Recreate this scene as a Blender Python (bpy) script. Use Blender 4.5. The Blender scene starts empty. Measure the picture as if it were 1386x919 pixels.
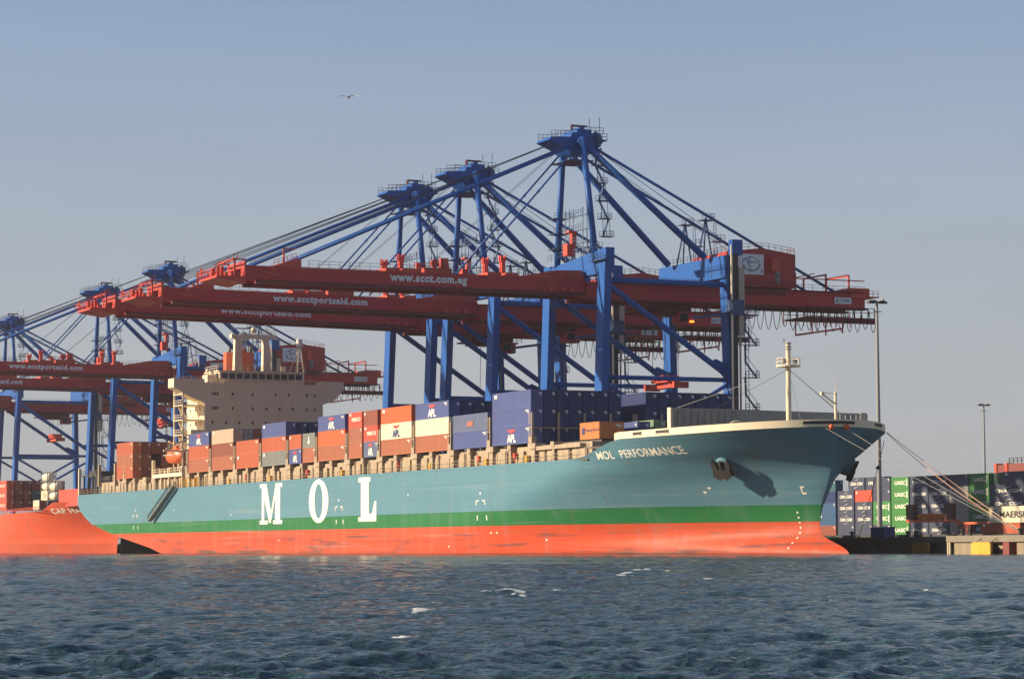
import bpy, math, random
import numpy as np
from mathutils import Vector, Matrix

# World axes: x runs along the ship towards its bow, y across it from the near
# side towards the quay, z up from the water.
scene = bpy.context.scene
col = scene.collection
R = math.radians
random.seed(7)

# ------------------------------------------------------------------ camera
CAM = Vector((566.0, -177.0, 1.1))
SN, CS = 0.91193, 0.41037
pitch, roll = 0.07697, 0.0035
fw0 = Vector((-SN, CS, 0)); rt0 = Vector((CS, SN, 0)); up0 = Vector((0, 0, 1))
fw = fw0 * math.cos(pitch) + up0 * math.sin(pitch)
up = up0 * math.cos(pitch) - fw0 * math.sin(pitch)
rt = rt0 * math.cos(roll) - up * math.sin(roll)
upr = rt0 * math.sin(roll) + up * math.cos(roll)
cam = bpy.data.cameras.new('camera')
cam.sensor_width = 36; cam.sensor_fit = 'HORIZONTAL'; cam.lens = 3650 / 1386 * 36
cam.clip_start = 0.5; cam.clip_end = 20000
camo = bpy.data.objects.new('camera', cam); col.objects.link(camo)
camo.matrix_world = Matrix(((rt.x, upr.x, -fw.x, CAM.x), (rt.y, upr.y, -fw.y, CAM.y),
                            (rt.z, upr.z, -fw.z, CAM.z), (0, 0, 0, 1)))
scene.camera = camo

# ------------------------------------------------------------------ sky, sun, exposure
SUN_EL, SUN_AZ = R(21.5), R(-155.5)          # azimuth clockwise from +y
world = bpy.data.worlds.new('World'); scene.world = world
world.use_nodes = True
wn, wl = world.node_tree.nodes, world.node_tree.links
bg = wn['Background']
sky = wn.new('ShaderNodeTexSky'); sky.sky_type = 'NISHITA'; sky.sun_disc = False
sky.sun_elevation = SUN_EL; sky.sun_rotation = SUN_AZ
sky.altitude = 0; sky.air_density = 1.0; sky.dust_density = 1.5; sky.ozone_density = 3.0
# hazy air over the sea: the clear-sky model is mixed with a greyer gradient by elevation
wtc = wn.new('ShaderNodeTexCoord'); wsp = wn.new('ShaderNodeSeparateXYZ'); wl.new(wtc.outputs['Generated'], wsp.inputs[0])
wrp = wn.new('ShaderNodeValToRGB'); wl.new(wsp.outputs[2], wrp.inputs[0])
er = wrp.color_ramp; er.elements[0].position = 0.0; er.elements[0].color = (0.43, 0.42, 0.43, 1)
er.elements[1].position = 1.0; er.elements[1].color = (0.05, 0.085, 0.18, 1)
for p_, c_ in ((0.07, (0.415, 0.425, 0.465)), (0.13, (0.345, 0.393, 0.472)), (0.21, (0.238, 0.315, 0.472)), (0.45, (0.15, 0.205, 0.33))):
    e_ = er.elements.new(p_); e_.color = (*c_, 1)
wsc = wn.new('ShaderNodeVectorMath'); wsc.operation = 'SCALE'; wsc.inputs['Scale'].default_value = 6.75; wnz = wn.new('ShaderNodeTexNoise'); wnz.inputs['Scale'].default_value = 3.0; wnz.inputs['Detail'].default_value = 3
wmp = wn.new('ShaderNodeMapping'); wmp.inputs['Scale'].default_value = (1, 1, 7); wl.new(wtc.outputs['Generated'], wmp.inputs[0]); wl.new(wmp.outputs[0], wnz.inputs[0])
wvr = wn.new('ShaderNodeMapRange'); wvr.inputs[1].default_value = 0.25; wvr.inputs[2].default_value = 0.75; wvr.inputs[3].default_value = 0.94; wvr.inputs[4].default_value = 1.06; wl.new(wnz.outputs[0], wvr.inputs[0])
wms = wn.new('ShaderNodeVectorMath'); wms.operation = 'SCALE'; wl.new(wrp.outputs[0], wms.inputs[0]); wl.new(wvr.outputs[0], wms.inputs['Scale'])
wl.new(wms.outputs[0], wsc.inputs[0])
wmx = wn.new('ShaderNodeMix'); wmx.data_type = 'RGBA'; wmx.inputs[0].default_value = 0.85
wl.new(sky.outputs[0], wmx.inputs[6]); wl.new(wsc.outputs[0], wmx.inputs[7])
wl.new(wmx.outputs[2], bg.inputs[0]); bg.inputs[1].default_value = 0.10
sun = bpy.data.lights.new('sun', 'SUN'); sun.energy = 5.0; sun.angle = R(0.6); sun.color = (1.0, 0.82, 0.57)
suno = bpy.data.objects.new('sun', sun); col.objects.link(suno)
SUND = Vector((math.sin(SUN_AZ) * math.cos(SUN_EL), math.cos(SUN_AZ) * math.cos(SUN_EL), math.sin(SUN_EL)))
suno.rotation_euler = SUND.to_track_quat('Z', 'Y').to_euler()
scene.view_settings.view_transform = 'Standard'; scene.view_settings.look = 'None'
scene.view_settings.gamma = 1; scene.view_settings.exposure = 0.68
scene.view_settings.use_curve_mapping = False

HAZE = 0.00007
# ------------------------------------------------------------------ materials
def paint(name, rgb, rough=0.45, dirt=0.25, rust=0.0, spec=0.5, scale=0.35, streak=True, dirtcol=(0.09, 0.07, 0.055)):
    m = bpy.data.materials.new(name); m.use_nodes = True
    n, l = m.node_tree.nodes, m.node_tree.links
    b = n['Principled BSDF']
    tc = n.new('ShaderNodeTexCoord')
    mp = n.new('ShaderNodeMapping'); mp.inputs['Scale'].default_value = (scale * 2, scale * 2, scale * (0.35 if streak else 2))
    l.new(tc.outputs['Object'], mp.inputs[0])
    nz = n.new('ShaderNodeTexNoise'); nz.inputs['Scale'].default_value = 1; nz.inputs['Detail'].default_value = 6; nz.inputs['Roughness'].default_value = 0.65
    l.new(mp.outputs[0], nz.inputs[0])
    rp = n.new('ShaderNodeMapRange'); rp.inputs[1].default_value = 0.42; rp.inputs[2].default_value = 0.75
    rp.inputs[3].default_value = 0; rp.inputs[4].default_value = dirt
    l.new(nz.outputs[0], rp.inputs[0])
    mx = n.new('ShaderNodeMix'); mx.data_type = 'RGBA'
    mx.inputs[6].default_value = (*rgb, 1)
    d = [c * 0.45 + k * 0.55 for c, k in zip(rgb, dirtcol)]
    mx.inputs[7].default_value = (*d, 1)
    l.new(rp.outputs[0], mx.inputs[0])
    out = mx.outputs[2]
    if rust > 0:
        n2 = n.new('ShaderNodeTexNoise'); n2.inputs['Scale'].default_value = 1.1; n2.inputs['Detail'].default_value = 8; n2.inputs['Roughness'].default_value = 0.7
        mp2 = n.new('ShaderNodeMapping'); mp2.inputs['Scale'].default_value = (1, 1, 0.22); mp2.inputs['Location'].default_value = (7, 3, 1)
        l.new(tc.outputs['Object'], mp2.inputs[0]); l.new(mp2.outputs[0], n2.inputs[0])
        r2 = n.new('ShaderNodeMapRange'); r2.inputs[1].default_value = 0.62; r2.inputs[2].default_value = 0.72; r2.inputs[4].default_value = rust
        l.new(n2.outputs[0], r2.inputs[0])
        m2 = n.new('ShaderNodeMix'); m2.data_type = 'RGBA'; m2.inputs[7].default_value = (0.13, 0.05, 0.025, 1)
        l.new(out, m2.inputs[6]); l.new(r2.outputs[0], m2.inputs[0]); out = m2.outputs[2]
    l.new(out, b.inputs['Base Color'])
    b.inputs['Roughness'].default_value = rough
    b.inputs['Specular IOR Level'].default_value = spec
    return m

M = {}
M['crane_blue'] = paint('crane_blue_paint', (0.015, 0.10, 0.38), 0.45, 0.3, 0.0, spec=0.2)
M['crane_blue_dark'] = paint('crane_blue_gangway_paint', (0.02, 0.065, 0.18), 0.5, 0.4)
M['boom_red'] = paint('boom_red_paint', (0.50, 0.016, 0.025), 0.5, 0.35, 0.0)
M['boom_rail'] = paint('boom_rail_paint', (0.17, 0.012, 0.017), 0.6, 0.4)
M['bright_red'] = paint('signal_red_paint', (0.62, 0.06, 0.035), 0.5, 0.25)
M['wire'] = paint('steel_wire', (0.05, 0.05, 0.055), 0.6, 0.2)
M['steel_dark'] = paint('dark_steel', (0.045, 0.045, 0.05), 0.6, 0.4)
M['steel_grey'] = paint('grey_steel', (0.22, 0.22, 0.22), 0.5, 0.4)
M['silver'] = paint('silver_metal', (0.45, 0.45, 0.45), 0.3, 0.3); M['silver'].node_tree.nodes['Principled BSDF'].inputs['Metallic'].default_value = 0.7
M['cream'] = paint('cream_paint', (0.78, 0.66, 0.47), 0.5, 0.16, 0.22)
M['beige'] = paint('coaming_beige_paint', (0.41, 0.315, 0.22), 0.6, 0.7, 0.6)
M['deck'] = paint('deck_green_brown', (0.09, 0.07, 0.055), 0.7, 0.4, 0.4)
M['yellow'] = paint('yellow_paint', (0.66, 0.37, 0.025), 0.55, 0.7, 0.5)
M['white'] = paint('white_lettering', (0.80, 0.76, 0.68), 0.5, 0.12)
M['letter_grey'] = paint('white_lettering_crane', (0.78, 0.78, 0.78), 0.5, 0.12)
M['black'] = paint('black_rubber', (0.02, 0.02, 0.022), 0.7, 0.3)
M['funnel'] = paint('funnel_orange_red', (0.60, 0.10, 0.035), 0.5, 0.2)
M['lifeboat'] = paint('lifeboat_orange', (0.72, 0.13, 0.04), 0.45, 0.2)
M['glass'] = paint('dark_window_glass', (0.02, 0.024, 0.03), 0.12, 0.1)
M['window_grey'] = paint('window_recess', (0.08, 0.08, 0.08), 0.3, 0.2)
M['concrete'] = paint('quay_concrete', (0.30, 0.235, 0.16), 0.85, 0.8, 0.25, scale=0.5)
M['cope'] = paint('cope_concrete', (0.22, 0.19, 0.15), 0.85, 0.6, 0, scale=0.5)
M['asphalt'] = paint('yard_asphalt', (0.06, 0.06, 0.06), 0.9, 0.4, streak=False)
M['shaft_dark'] = paint('dark_shaft_lattice', (0.022, 0.028, 0.045), 0.7, 0.5)
M['beige_shaft'] = paint('elevator_guide', (0.50, 0.41, 0.33), 0.7, 0.3)
M['breakwater'] = paint('grey_bulwark_paint', (0.30, 0.30, 0.29), 0.6, 0.3)
M['rope'] = paint('orange_mooring_rope', (0.62, 0.33, 0.20), 0.8, 0.2)
M['rope_grey'] = paint('grey_mooring_rope', (0.30, 0.28, 0.26), 0.8, 0.2)
M['orange_lamp'] = bpy.data.materials.new('lit_orange_lamp'); M['orange_lamp'].use_nodes = True
_b = M['orange_lamp'].node_tree.nodes['Principled BSDF']
_b.inputs['Base Color'].default_value = (0.9, 0.3, 0.03, 1); _b.inputs['Emission Color'].default_value = (1.0, 0.30, 0.03, 1); _b.inputs['Emission Strength'].default_value = 2.0
M['navy_letter'] = paint('navy_lettering', (0.02, 0.045, 0.16), 0.5, 0.1)
M['black_letter'] = paint('black_lettering', (0.03, 0.03, 0.035), 0.5, 0.1)
M['red_mark'] = paint('red_marking', (0.60, 0.06, 0.05), 0.5, 0.1)
M['blue_mark'] = paint('pale_blue_marking', (0.13, 0.38, 0.50), 0.5, 0.1)
M['pole'] = paint('galvanised_pole', (0.27, 0.27, 0.27), 0.5, 0.3)

CC = {  # container paints
 'red': (0.50, 0.115, 0.05), 'orange_red': (0.68, 0.13, 0.04), 'red_brown': (0.42, 0.135, 0.07),
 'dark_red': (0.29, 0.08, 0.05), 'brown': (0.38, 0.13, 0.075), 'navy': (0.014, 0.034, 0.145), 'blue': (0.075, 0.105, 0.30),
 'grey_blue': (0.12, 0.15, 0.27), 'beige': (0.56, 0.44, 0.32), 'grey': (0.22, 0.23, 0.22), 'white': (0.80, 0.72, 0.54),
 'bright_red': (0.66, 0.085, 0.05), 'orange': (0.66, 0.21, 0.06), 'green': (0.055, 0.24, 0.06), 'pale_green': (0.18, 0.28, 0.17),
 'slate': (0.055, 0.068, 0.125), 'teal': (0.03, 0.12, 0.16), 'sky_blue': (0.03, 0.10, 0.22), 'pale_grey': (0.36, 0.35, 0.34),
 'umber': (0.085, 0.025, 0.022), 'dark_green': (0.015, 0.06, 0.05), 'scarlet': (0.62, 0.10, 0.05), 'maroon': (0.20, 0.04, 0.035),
}
for k, c in CC.items():
    M['c_' + k] = paint('container_' + k, c, 0.5, 0.38, 0.3, scale=0.5)

def hull_material(name, bands, scuff, sheen=0.35):
    """bands: (z, colour) from the top down, on the hull's own height."""
    m = bpy.data.materials.new(name); m.use_nodes = True
    n, l = m.node_tree.nodes, m.node_tree.links
    b = n['Principled BSDF']
    tc = n.new('ShaderNodeTexCoord'); sp = n.new('ShaderNodeSeparateXYZ'); l.new(tc.outputs['Object'], sp.inputs[0])
    cur = None
    for z, c in bands:
        if cur is None:
            rgb = n.new('ShaderNodeRGB'); rgb.outputs[0].default_value = (*c, 1); cur = rgb.outputs[0]; continue
        lt = n.new('ShaderNodeMath'); lt.operation = 'LESS_THAN'; lt.inputs[1].default_value = z; l.new(sp.outputs[2], lt.inputs[0])
        mx = n.new('ShaderNodeMix'); mx.data_type = 'RGBA'; mx.inputs[7].default_value = (*c, 1)
        l.new(cur, mx.inputs[6]); l.new(lt.outputs[0], mx.inputs[0]); cur = mx.outputs[2]
    def layer(scale, lo, hi, amount, colour, loc, zmax=None):
        nonlocal cur
        mp = n.new('ShaderNodeMapping'); mp.inputs['Scale'].default_value = scale; mp.inputs['Location'].default_value = loc
        l.new(tc.outputs['Object'], mp.inputs[0])
        nz = n.new('ShaderNodeTexNoise'); nz.inputs['Scale'].default_value = 1; nz.inputs['Detail'].default_value = 7; nz.inputs['Roughness'].default_value = 0.62
        l.new(mp.outputs[0], nz.inputs[0])
        rp = n.new('ShaderNodeMapRange'); rp.inputs[1].default_value = lo; rp.inputs[2].default_value = hi; rp.inputs[4].default_value = amount
        l.new(nz.outputs[0], rp.inputs[0]); f = rp.outputs[0]
        if zmax:
            lt = n.new('ShaderNodeMath'); lt.operation = 'LESS_THAN'; lt.inputs[1].default_value = zmax; l.new(sp.outputs[2], lt.inputs[0])
            mu = n.new('ShaderNodeMath'); mu.operation = 'MULTIPLY'; l.new(f, mu.inputs[0]); l.new(lt.outputs[0], mu.inputs[1]); f = mu.outputs[0]
        mx = n.new('ShaderNodeMix'); mx.data_type = 'RGBA'; mx.inputs[7].default_value = (*colour, 1)
        l.new(cur, mx.inputs[6]); l.new(f, mx.inputs[0]); cur = mx.outputs[2]
    for a in scuff: layer(*a)
    # welded plating: faint darker seams
    cb = n.new('ShaderNodeCombineXYZ'); l.new(sp.outputs[0], cb.inputs[0]); l.new(sp.outputs[2], cb.inputs[1])
    bk = n.new('ShaderNodeTexBrick'); bk.inputs['Scale'].default_value = 1.0; bk.inputs['Brick Width'].default_value = 9.5; bk.inputs['Row Height'].default_value = 2.35
    bk.inputs['Mortar Size'].default_value = 0.055; bk.inputs['Mortar Smooth'].default_value = 0.6; bk.inputs['Color1'].default_value = (1, 1, 1, 1); bk.inputs['Color2'].default_value = (.93, .93, .93, 1); bk.inputs['Mortar'].default_value = (.74, .74, .74, 1)
    l.new(cb.outputs[0], bk.inputs['Vector'])
    mm = n.new('ShaderNodeMix'); mm.data_type = 'RGBA'; mm.blend_type = 'MULTIPLY'; mm.inputs[0].default_value = 0.8
    l.new(cur, mm.inputs[6]); l.new(bk.outputs[0], mm.inputs[7]); cur = mm.outputs[2]
    l.new(cur, b.inputs['Base Color'])
    b.inputs['Roughness'].default_value = sheen; b.inputs['Specular IOR Level'].default_value = 0.2
    # plate seams: a faint bump
    mp = n.new('ShaderNodeMapping'); mp.inputs['Scale'].default_value = (0.12, 0.12, 0.45); l.new(tc.outputs['Object'], mp.inputs[0])
    nz = n.new('ShaderNodeTexNoise'); nz.inputs['Scale'].default_value = 1; nz.inputs['Detail'].default_value = 2; l.new(mp.outputs[0], nz.inputs[0])
    bp = n.new('ShaderNodeBump'); bp.inputs['Strength'].default_value = 0.12; bp.inputs['Distance'].default_value = 0.5
    l.new(nz.outputs[0], bp.inputs['Height']); l.new(bp.outputs[0], b.inputs['Normal'])
    return m

M['hull'] = hull_material('teal_green_red_hull_paint',
    [(99, (0.098, 0.225, 0.30)), (7.03, (0.021, 0.155, 0.052)), (4.65, (0.60, 0.070, 0.026))],
    [((0.010, 0.05, 0.55), 0.42, 0.62, 0.50, (0.36, 0.10, 0.05), (3, 0, 0), 4.65),
     ((0.045, 0.1, 0.9), 0.50, 0.63, 0.80, (0.085, 0.055, 0.055), (11, 2, 5), 3.4),
     ((0.5, 0.4, 0.02), 0.60, 0.72, 0.35, (0.20, 0.09, 0.05), (4, 2, 8), 4.65),
     ((0.35, 0.3, 0.03), 0.50, 0.75, 0.30, (0.20, 0.25, 0.26), (1, 5, 2)),
     ((0.8, 0.5, 0.045), 0.61, 0.72, 0.50, (0.12, 0.075, 0.05), (9, 3, 2)),
     ((0.018, 0.1, 1.1), 0.56, 0.72, 0.28, (0.33, 0.36, 0.35), (8, 5, 2)),
     ((0.9, 0.9, 0.0), -2.0, -1.0, 0.55, (0.05, 0.04, 0.03), (0, 0, 0), 0.28)], 0.55)
M['hull_red'] = hull_material('red_hull_paint',
    [(99, (0.68, 0.10, 0.045)), (2.6, (0.48, 0.08, 0.04))],
    [((0.05, 0.1, 0.10), 0.46, 0.70, 0.45, (0.42, 0.17, 0.12), (3, 0, 0)), ((0.3, 0.3, 0.03), 0.58, 0.7, 0.4, (0.30, 0.10, 0.06), (6, 1, 0)),
     ((0.16, 0.2, 0.04), 0.66, 0.74, 0.5, (0.16, 0.06, 0.03), (11, 2, 5))], 0.45)

# ------------------------------------------------------------------ mesh helpers
class MB:
    def __init__(s): s.v = []; s.f = []
    def add(s, vs, fs):
        o = len(s.v); s.v += [tuple(p) for p in vs]; s.f += [tuple(i + o for i in f) for f in fs]; return s
    def box(s, x0, x1, y0, y1, z0, z1):
        return s.add([(x0, y0, z0), (x1, y0, z0), (x1, y1, z0), (x0, y1, z0), (x0, y0, z1), (x1, y0, z1), (x1, y1, z1), (x0, y1, z1)],
                     [(0, 3, 2, 1), (4, 5, 6, 7), (0, 1, 5, 4), (1, 2, 6, 5), (2, 3, 7, 6), (3, 0, 4, 7)])
    def hexa(s, bot, top):
        return s.add(list(bot) + list(top), [(0, 3, 2, 1), (4, 5, 6, 7), (0, 1, 5, 4), (1, 2, 6, 5), (2, 3, 7, 6), (3, 0, 4, 7)])
    def beam(s, p, q, w, h, side=None):
        p, q = Vector(p), Vector(q); d = (q - p).normalized()
        a = Vector(side) if side else (Vector((0, 0, 1)).cross(d) if abs(d.z) < 0.95 else Vector((1, 0, 0)))
        a = (a - d * a.dot(d)).normalized(); b = d.cross(a)
        c = [(-.5, -.5), (.5, -.5), (.5, .5), (-.5, .5)]
        return s.hexa([p + a * (i * w) + b * (j * h) for i, j in c], [q + a * (i * w) + b * (j * h) for i, j in c])
    def tube(s, p, q, r, n=8, r2=None, caps=True):
        p, q = Vector(p), Vector(q); d = (q - p).normalized()
        a = d.orthogonal().normalized(); b = d.cross(a); r2 = r if r2 is None else r2
        A = [p + (a * math.cos(2 * math.pi * i / n) + b * math.sin(2 * math.pi * i / n)) * r for i in range(n)]
        B = [q + (a * math.cos(2 * math.pi * i / n) + b * math.sin(2 * math.pi * i / n)) * r2 for i in range(n)]
        fs = [(i, (i + 1) % n, n + (i + 1) % n, n + i) for i in range(n)]
        if caps: fs += [tuple(range(n - 1, -1, -1)), tuple(range(n, 2 * n))]
        return s.add(A + B, fs)
    def path(s, pts, r, n=5):
        for a, b in zip(pts, pts[1:]): s.tube(a, b, r, n)
        return s
    def ball(s, c, r, nu=10, nv=6, sc=(1, 1, 1)):
        vs = []; fs = []
        for j in range(nv + 1):
            th = math.pi * j / nv
            for i in range(nu):
                ph = 2 * math.pi * i / nu
                vs.append((c[0] + r * sc[0] * math.sin(th) * math.cos(ph), c[1] + r * sc[1] * math.sin(th) * math.sin(ph), c[2] + r * sc[2] * math.cos(th)))
        for j in range(nv):
            for i in range(nu):
                a, b = j * nu + i, j * nu + (i + 1) % nu
                fs.append((a, a + nu, b + nu, b))
        return s.add(vs, fs)
    def rail(s, pts, h=1.1, step=1.6, r=0.035):
        """railing: posts, top and middle rail along a line of points"""
        pts = [Vector(p) for p in pts]
        for a, b in zip(pts, pts[1:]):
            L = (b - a).length; k = max(1, int(round(L / step)))
            for i in range(k + 1):
                p = a.lerp(b, i / k); s.tube(p, p + Vector((0, 0, h)), r, 4, caps=False)
            for z in (h, h * .5): s.tube(a + Vector((0, 0, z)), b + Vector((0, 0, z)), r, 4, caps=False)
        return s
    def prism(s, poly, ax, a0, a1):
        """polygon in the plane across axis ax, extruded a0..a1"""
        def P(u, v, w): return {0: (w, u, v), 1: (u, w, v), 2: (u, v, w)}[ax]
        n = len(poly)
        return s.add([P(u, v, a0) for u, v in poly] + [P(u, v, a1) for u, v in poly],
                     [tuple(range(n - 1, -1, -1)), tuple(range(n, 2 * n))] + [(i, (i + 1) % n, n + (i + 1) % n, n + i) for i in range(n)])
    def build(s, name, mat, parent=None, smooth=False, at=(0, 0, 0)):
        """link as ONE object; `at` is the object's origin in world coordinates"""
        me = bpy.data.meshes.new(name)
        o = Vector(at)
        me.from_pydata([(p[0] - o.x, p[1] - o.y, p[2] - o.z) for p in s.v], [], s.f)
        if mat: me.materials.append(mat)
        me.update()
        if smooth:
            for p in me.polygons: p.use_smooth = True
        ob = bpy.data.objects.new(name, me); col.objects.link(ob)
        place(ob, at, parent)
        return ob

WL = {}
def place(ob, at, parent):
    at = Vector(at); WL[ob.name] = at
    if parent:
        ob.parent = parent; ob.location = at - WL[parent.name]
    else: ob.location = at

def tag(o, label, cat, group=None, kind=None):
    if label: o['label'] = label
    if cat: o['category'] = cat
    if group: o['group'] = group
    if kind: o['kind'] = kind
    return o
def empty(name, loc, label, cat, group=None):
    o = bpy.data.objects.new(name, None); col.objects.link(o); o.location = loc; o.empty_display_size = 1
    WL[o.name] = Vector(loc)
    return tag(o, label, cat, group)

_txt = {}
def text2d(body, bold=0.0, space=1.0):
    """outline of a word as (verts, faces), scaled to the unit box"""
    key = (body, bold, space)
    if key in _txt: return _txt[key]
    cu = bpy.data.curves.new('lettering', 'FONT'); cu.body = body; cu.offset = bold; cu.resolution_u = 3; cu.space_character = space
    ob = bpy.data.objects.new('lettering', cu); col.objects.link(ob)
    dg = bpy.context.evaluated_depsgraph_get(); dg.update()
    me = bpy.data.meshes.new_from_object(ob.evaluated_get(dg))
    v = np.array([p.co[:2] for p in me.vertices]); f = [tuple(p.vertices) for p in me.polygons]
    bpy.data.objects.remove(ob); bpy.data.curves.remove(cu); bpy.data.meshes.remove(me)
    lo, hi = v.min(0), v.max(0); v = (v - lo) / (hi - lo)
    _txt[key] = (v, f)
    return _txt[key]
def put_text(mb, body, face, x0, x1, z0, z1, off, bold=0.02, space=1.0):
    """flat lettering. face '-y': x->world x ; '+x': x->world y"""
    v, f = text2d(body, bold, space)
    if face == '-y': mb.add([(x0 + (x1 - x0) * a, off, z0 + (z1 - z0) * b) for a, b in v], f)
    else: mb.add([(off, x0 + (x1 - x0) * a, z0 + (z1 - z0) * b) for a, b in v], f)
    return mb
def put_poly(mb, poly, face, off):
    n = len(poly)
    mb.add([(a, off, b) if face == '-y' else (off, a, b) for a, b in poly], [tuple(range(n))]); return mb

# ------------------------------------------------------------------ water
def water():
    az0 = math.atan2(fw0.y, fw0.x)
    # one sheet all round the boat: fine cells towards the port, coarse ones elsewhere
    ang = az0 + np.concatenate([np.linspace(R(-180), R(-24), 130, endpoint=False), np.linspace(R(-24), R(-15), 130, endpoint=False), np.linspace(R(-15), R(15), 800), np.linspace(R(15), R(24), 131)[1:], np.linspace(R(24), R(180), 131)[1:]])
    r = np.concatenate([[0.3, 2, 4, 6, 8, 10, 12, 14], 16.0 * (760 / 16.0) ** (np.arange(1700) / 1699), [900, 1300, 2500, 5000, 12000]])
    nr, na = len(r), len(ang)
    X = CAM.x + r[:, None] * np.cos(ang)[None, :]; Y = CAM.y + r[:, None] * np.sin(ang)[None, :]
    dr = np.maximum(np.gradient(r)[:, None], 0.6 * r[:, None] * np.gradient(ang)[None, :])
    rng = np.random.default_rng(5)
    Z = np.zeros_like(X); DX = np.zeros_like(X); DY = np.zeros_like(X)
    wind = az0 + R(24)
    for i in range(120):
        lam = 0.14 * (3.6 / 0.14) ** rng.random()
        th = wind + rng.normal(0, R(32)); k = 2 * math.pi / lam
        amp = 0.0052 * lam ** 0.50 * (0.6 + 0.8 * rng.random())
        ph = rng.random() * 6.283
        fade = np.clip(1.35 - 2.6 * dr / lam, 0, 1)
        a = k * (X * math.cos(th) + Y * math.sin(th)) + ph
        Z += amp * fade * np.sin(a)
        DX += amp * fade * np.cos(a) * math.cos(th) * 0.75; DY += amp * fade * np.cos(a) * math.sin(th) * 0.75
    # slow patches of rougher and calmer water
    patch = 0.85 + 0.3 * np.sin(X * 0.09 + 1.3 * np.sin(Y * 0.05)) * np.sin(Y * 0.07 + X * 0.02)
    Z *= patch
    foam = np.zeros_like(X)
    # breaking crests: (distance, bearing px from centre, width m, strength)
    caps = [(122, 185, 1.7, 1), (103, 153, 1.0, 1), (104, 150, 1.3, .9), (64, 0, 1.0, 1), (61, 8, .5, .8), (46, -123, .55, 1), (33, -150, .45, .9),
            (86, 262, .6, .8), (150, -410, 1.6, .6), (133, 372, 1.0, .45), (70, 60, .5, .5), (92, 108, .9, .5), (40, -260, .4, .35), (56, 420, .5, .35),
            (78, -330, .6, .4), (30, 330, .3, .3), (110, -90, .8, .4), (95, -520, .7, .35), (68, 560, .6, .35), (160, 480, 1.5, .45), (180, 60, 2.0, .4)]
    for d, px, w, st in caps:
        w *= 0.72
        b = az0 - math.atan2(px, 3650.)
        cx, cy = CAM.x + d * math.cos(b), CAM.y + d * math.sin(b)
        i0, i1 = np.searchsorted(r, (d - 5 * w - 1, d + 5 * w + 1)); j0, j1 = np.searchsorted(ang, (b - (5 * w + 1) / d, b + (5 * w + 1) / d))
        W = (slice(i0, i1), slice(j0, j1)); xs, ys = X[W], Y[W]
        u = (xs - cx) * SN * -1 + (ys - cy) * CS; v = (xs - cx) * CS + (ys - cy) * SN   # u away, v to the right
        Z[W] += 0.075 * np.exp(-(u / (0.35 * w + 0.12)) ** 2 - (v / w) ** 2) * min(1.0, w + 0.2)
        # the cap breaks into a ragged cluster of small patches
        rb = np.random.default_rng(int(d * 7 + abs(px)))
        for _ in range(9):
            du, dv = rb.normal(0, .22 * w), rb.normal(0, .42 * w); ru, rv = (.05 + .10 * rb.random()) * w + .03, (.07 + .20 * rb.random()) * w
            g_ = np.exp(-((u - du) / ru) ** 2 - ((v - dv) / rv) ** 2)
            foam[W] += st * g_ * (.6 + .5 * rb.random()); Z[W] += .05 * min(1, w) * g_ * rb.random()
    X = X + DX; Y = Y + DY
    n = nr * na
    co = np.empty((n, 3), np.float32); co[:, 0] = X.ravel() - CAM.x; co[:, 1] = Y.ravel() - CAM.y; co[:, 2] = Z.ravel()
    idx = np.arange(n).reshape(nr, na)
    q = np.stack([idx[:-1, :-1], idx[:-1, 1:], idx[1:, 1:], idx[1:, :-1]], -1).reshape(-1, 4)[:, ::-1]
    me = bpy.data.meshes.new('sea')
    me.vertices.add(n); me.vertices.foreach_set('co', co.ravel())
    me.loops.add(q.size); me.loops.foreach_set('vertex_index', q.ravel().astype(np.int32))
    me.polygons.add(len(q)); me.polygons.foreach_set('loop_start', np.arange(0, q.size, 4, dtype=np.int32))
    me.update(calc_edges=True); me.validate()
    me.polygons.foreach_set('use_smooth', np.ones(len(me.polygons), bool))
    at = me.attributes.new('foam', 'FLOAT', 'POINT'); at.data.foreach_set('value', np.clip(foam, 0, 1).ravel().astype(np.float32))
    # normals must look up
    if me.polygons[0].normal.z < 0: me.flip_normals()
    m = bpy.data.materials.new('sea_water'); m.use_nodes = True
    nn, l = m.node_tree.nodes, m.node_tree.links
    b = nn['Principled BSDF']
    b.inputs['Base Color'].default_value = (0.034, 0.078, 0.092, 1); b.inputs['Roughness'].default_value = 0.06; b.inputs['IOR'].default_value = 1.33
    tc = nn.new('ShaderNodeTexCoord')
    mp = nn.new('ShaderNodeMapping'); mp.inputs['Rotation'].default_value = (0, 0, wind); mp.inputs['Scale'].default_value = (1.0, 0.45, 1)
    l.new(tc.outputs['Object'], mp.inputs[0])
    n1 = nn.new('ShaderNodeTexNoise'); n1.inputs['Scale'].default_value = 4.2; n1.inputs['Detail'].default_value = 6; n1.inputs['Roughness'].default_value = 0.62
    l.new(mp.outputs[0], n1.inputs[0])
    bp = nn.new('ShaderNodeBump'); bp.inputs['Strength'].default_value = 1.0; bp.inputs['Distance'].default_value = 0.30
    l.new(n1.outputs[0], bp.inputs['Height']); l.new(bp.outputs[0], b.inputs['Normal'])
    fa = nn.new('ShaderNodeAttribute'); fa.attribute_name = 'foam'
    nf = nn.new('ShaderNodeTexNoise'); nf.inputs['Scale'].default_value = 9; nf.inputs['Detail'].default_value = 5
    l.new(tc.outputs['Object'], nf.inputs[0])
    ad = nn.new('ShaderNodeMath'); ad.operation = 'MULTIPLY_ADD'; ad.inputs[1].default_value = 1.0
    sb = nn.new('ShaderNodeMath'); sb.operation = 'SUBTRACT'; sb.inputs[1].default_value = 0.88; l.new(nf.outputs[0], sb.inputs[0])
    l.new(fa.outputs['Fac'], ad.inputs[0]); l.new(sb.outputs[0], ad.inputs[2])
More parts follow.
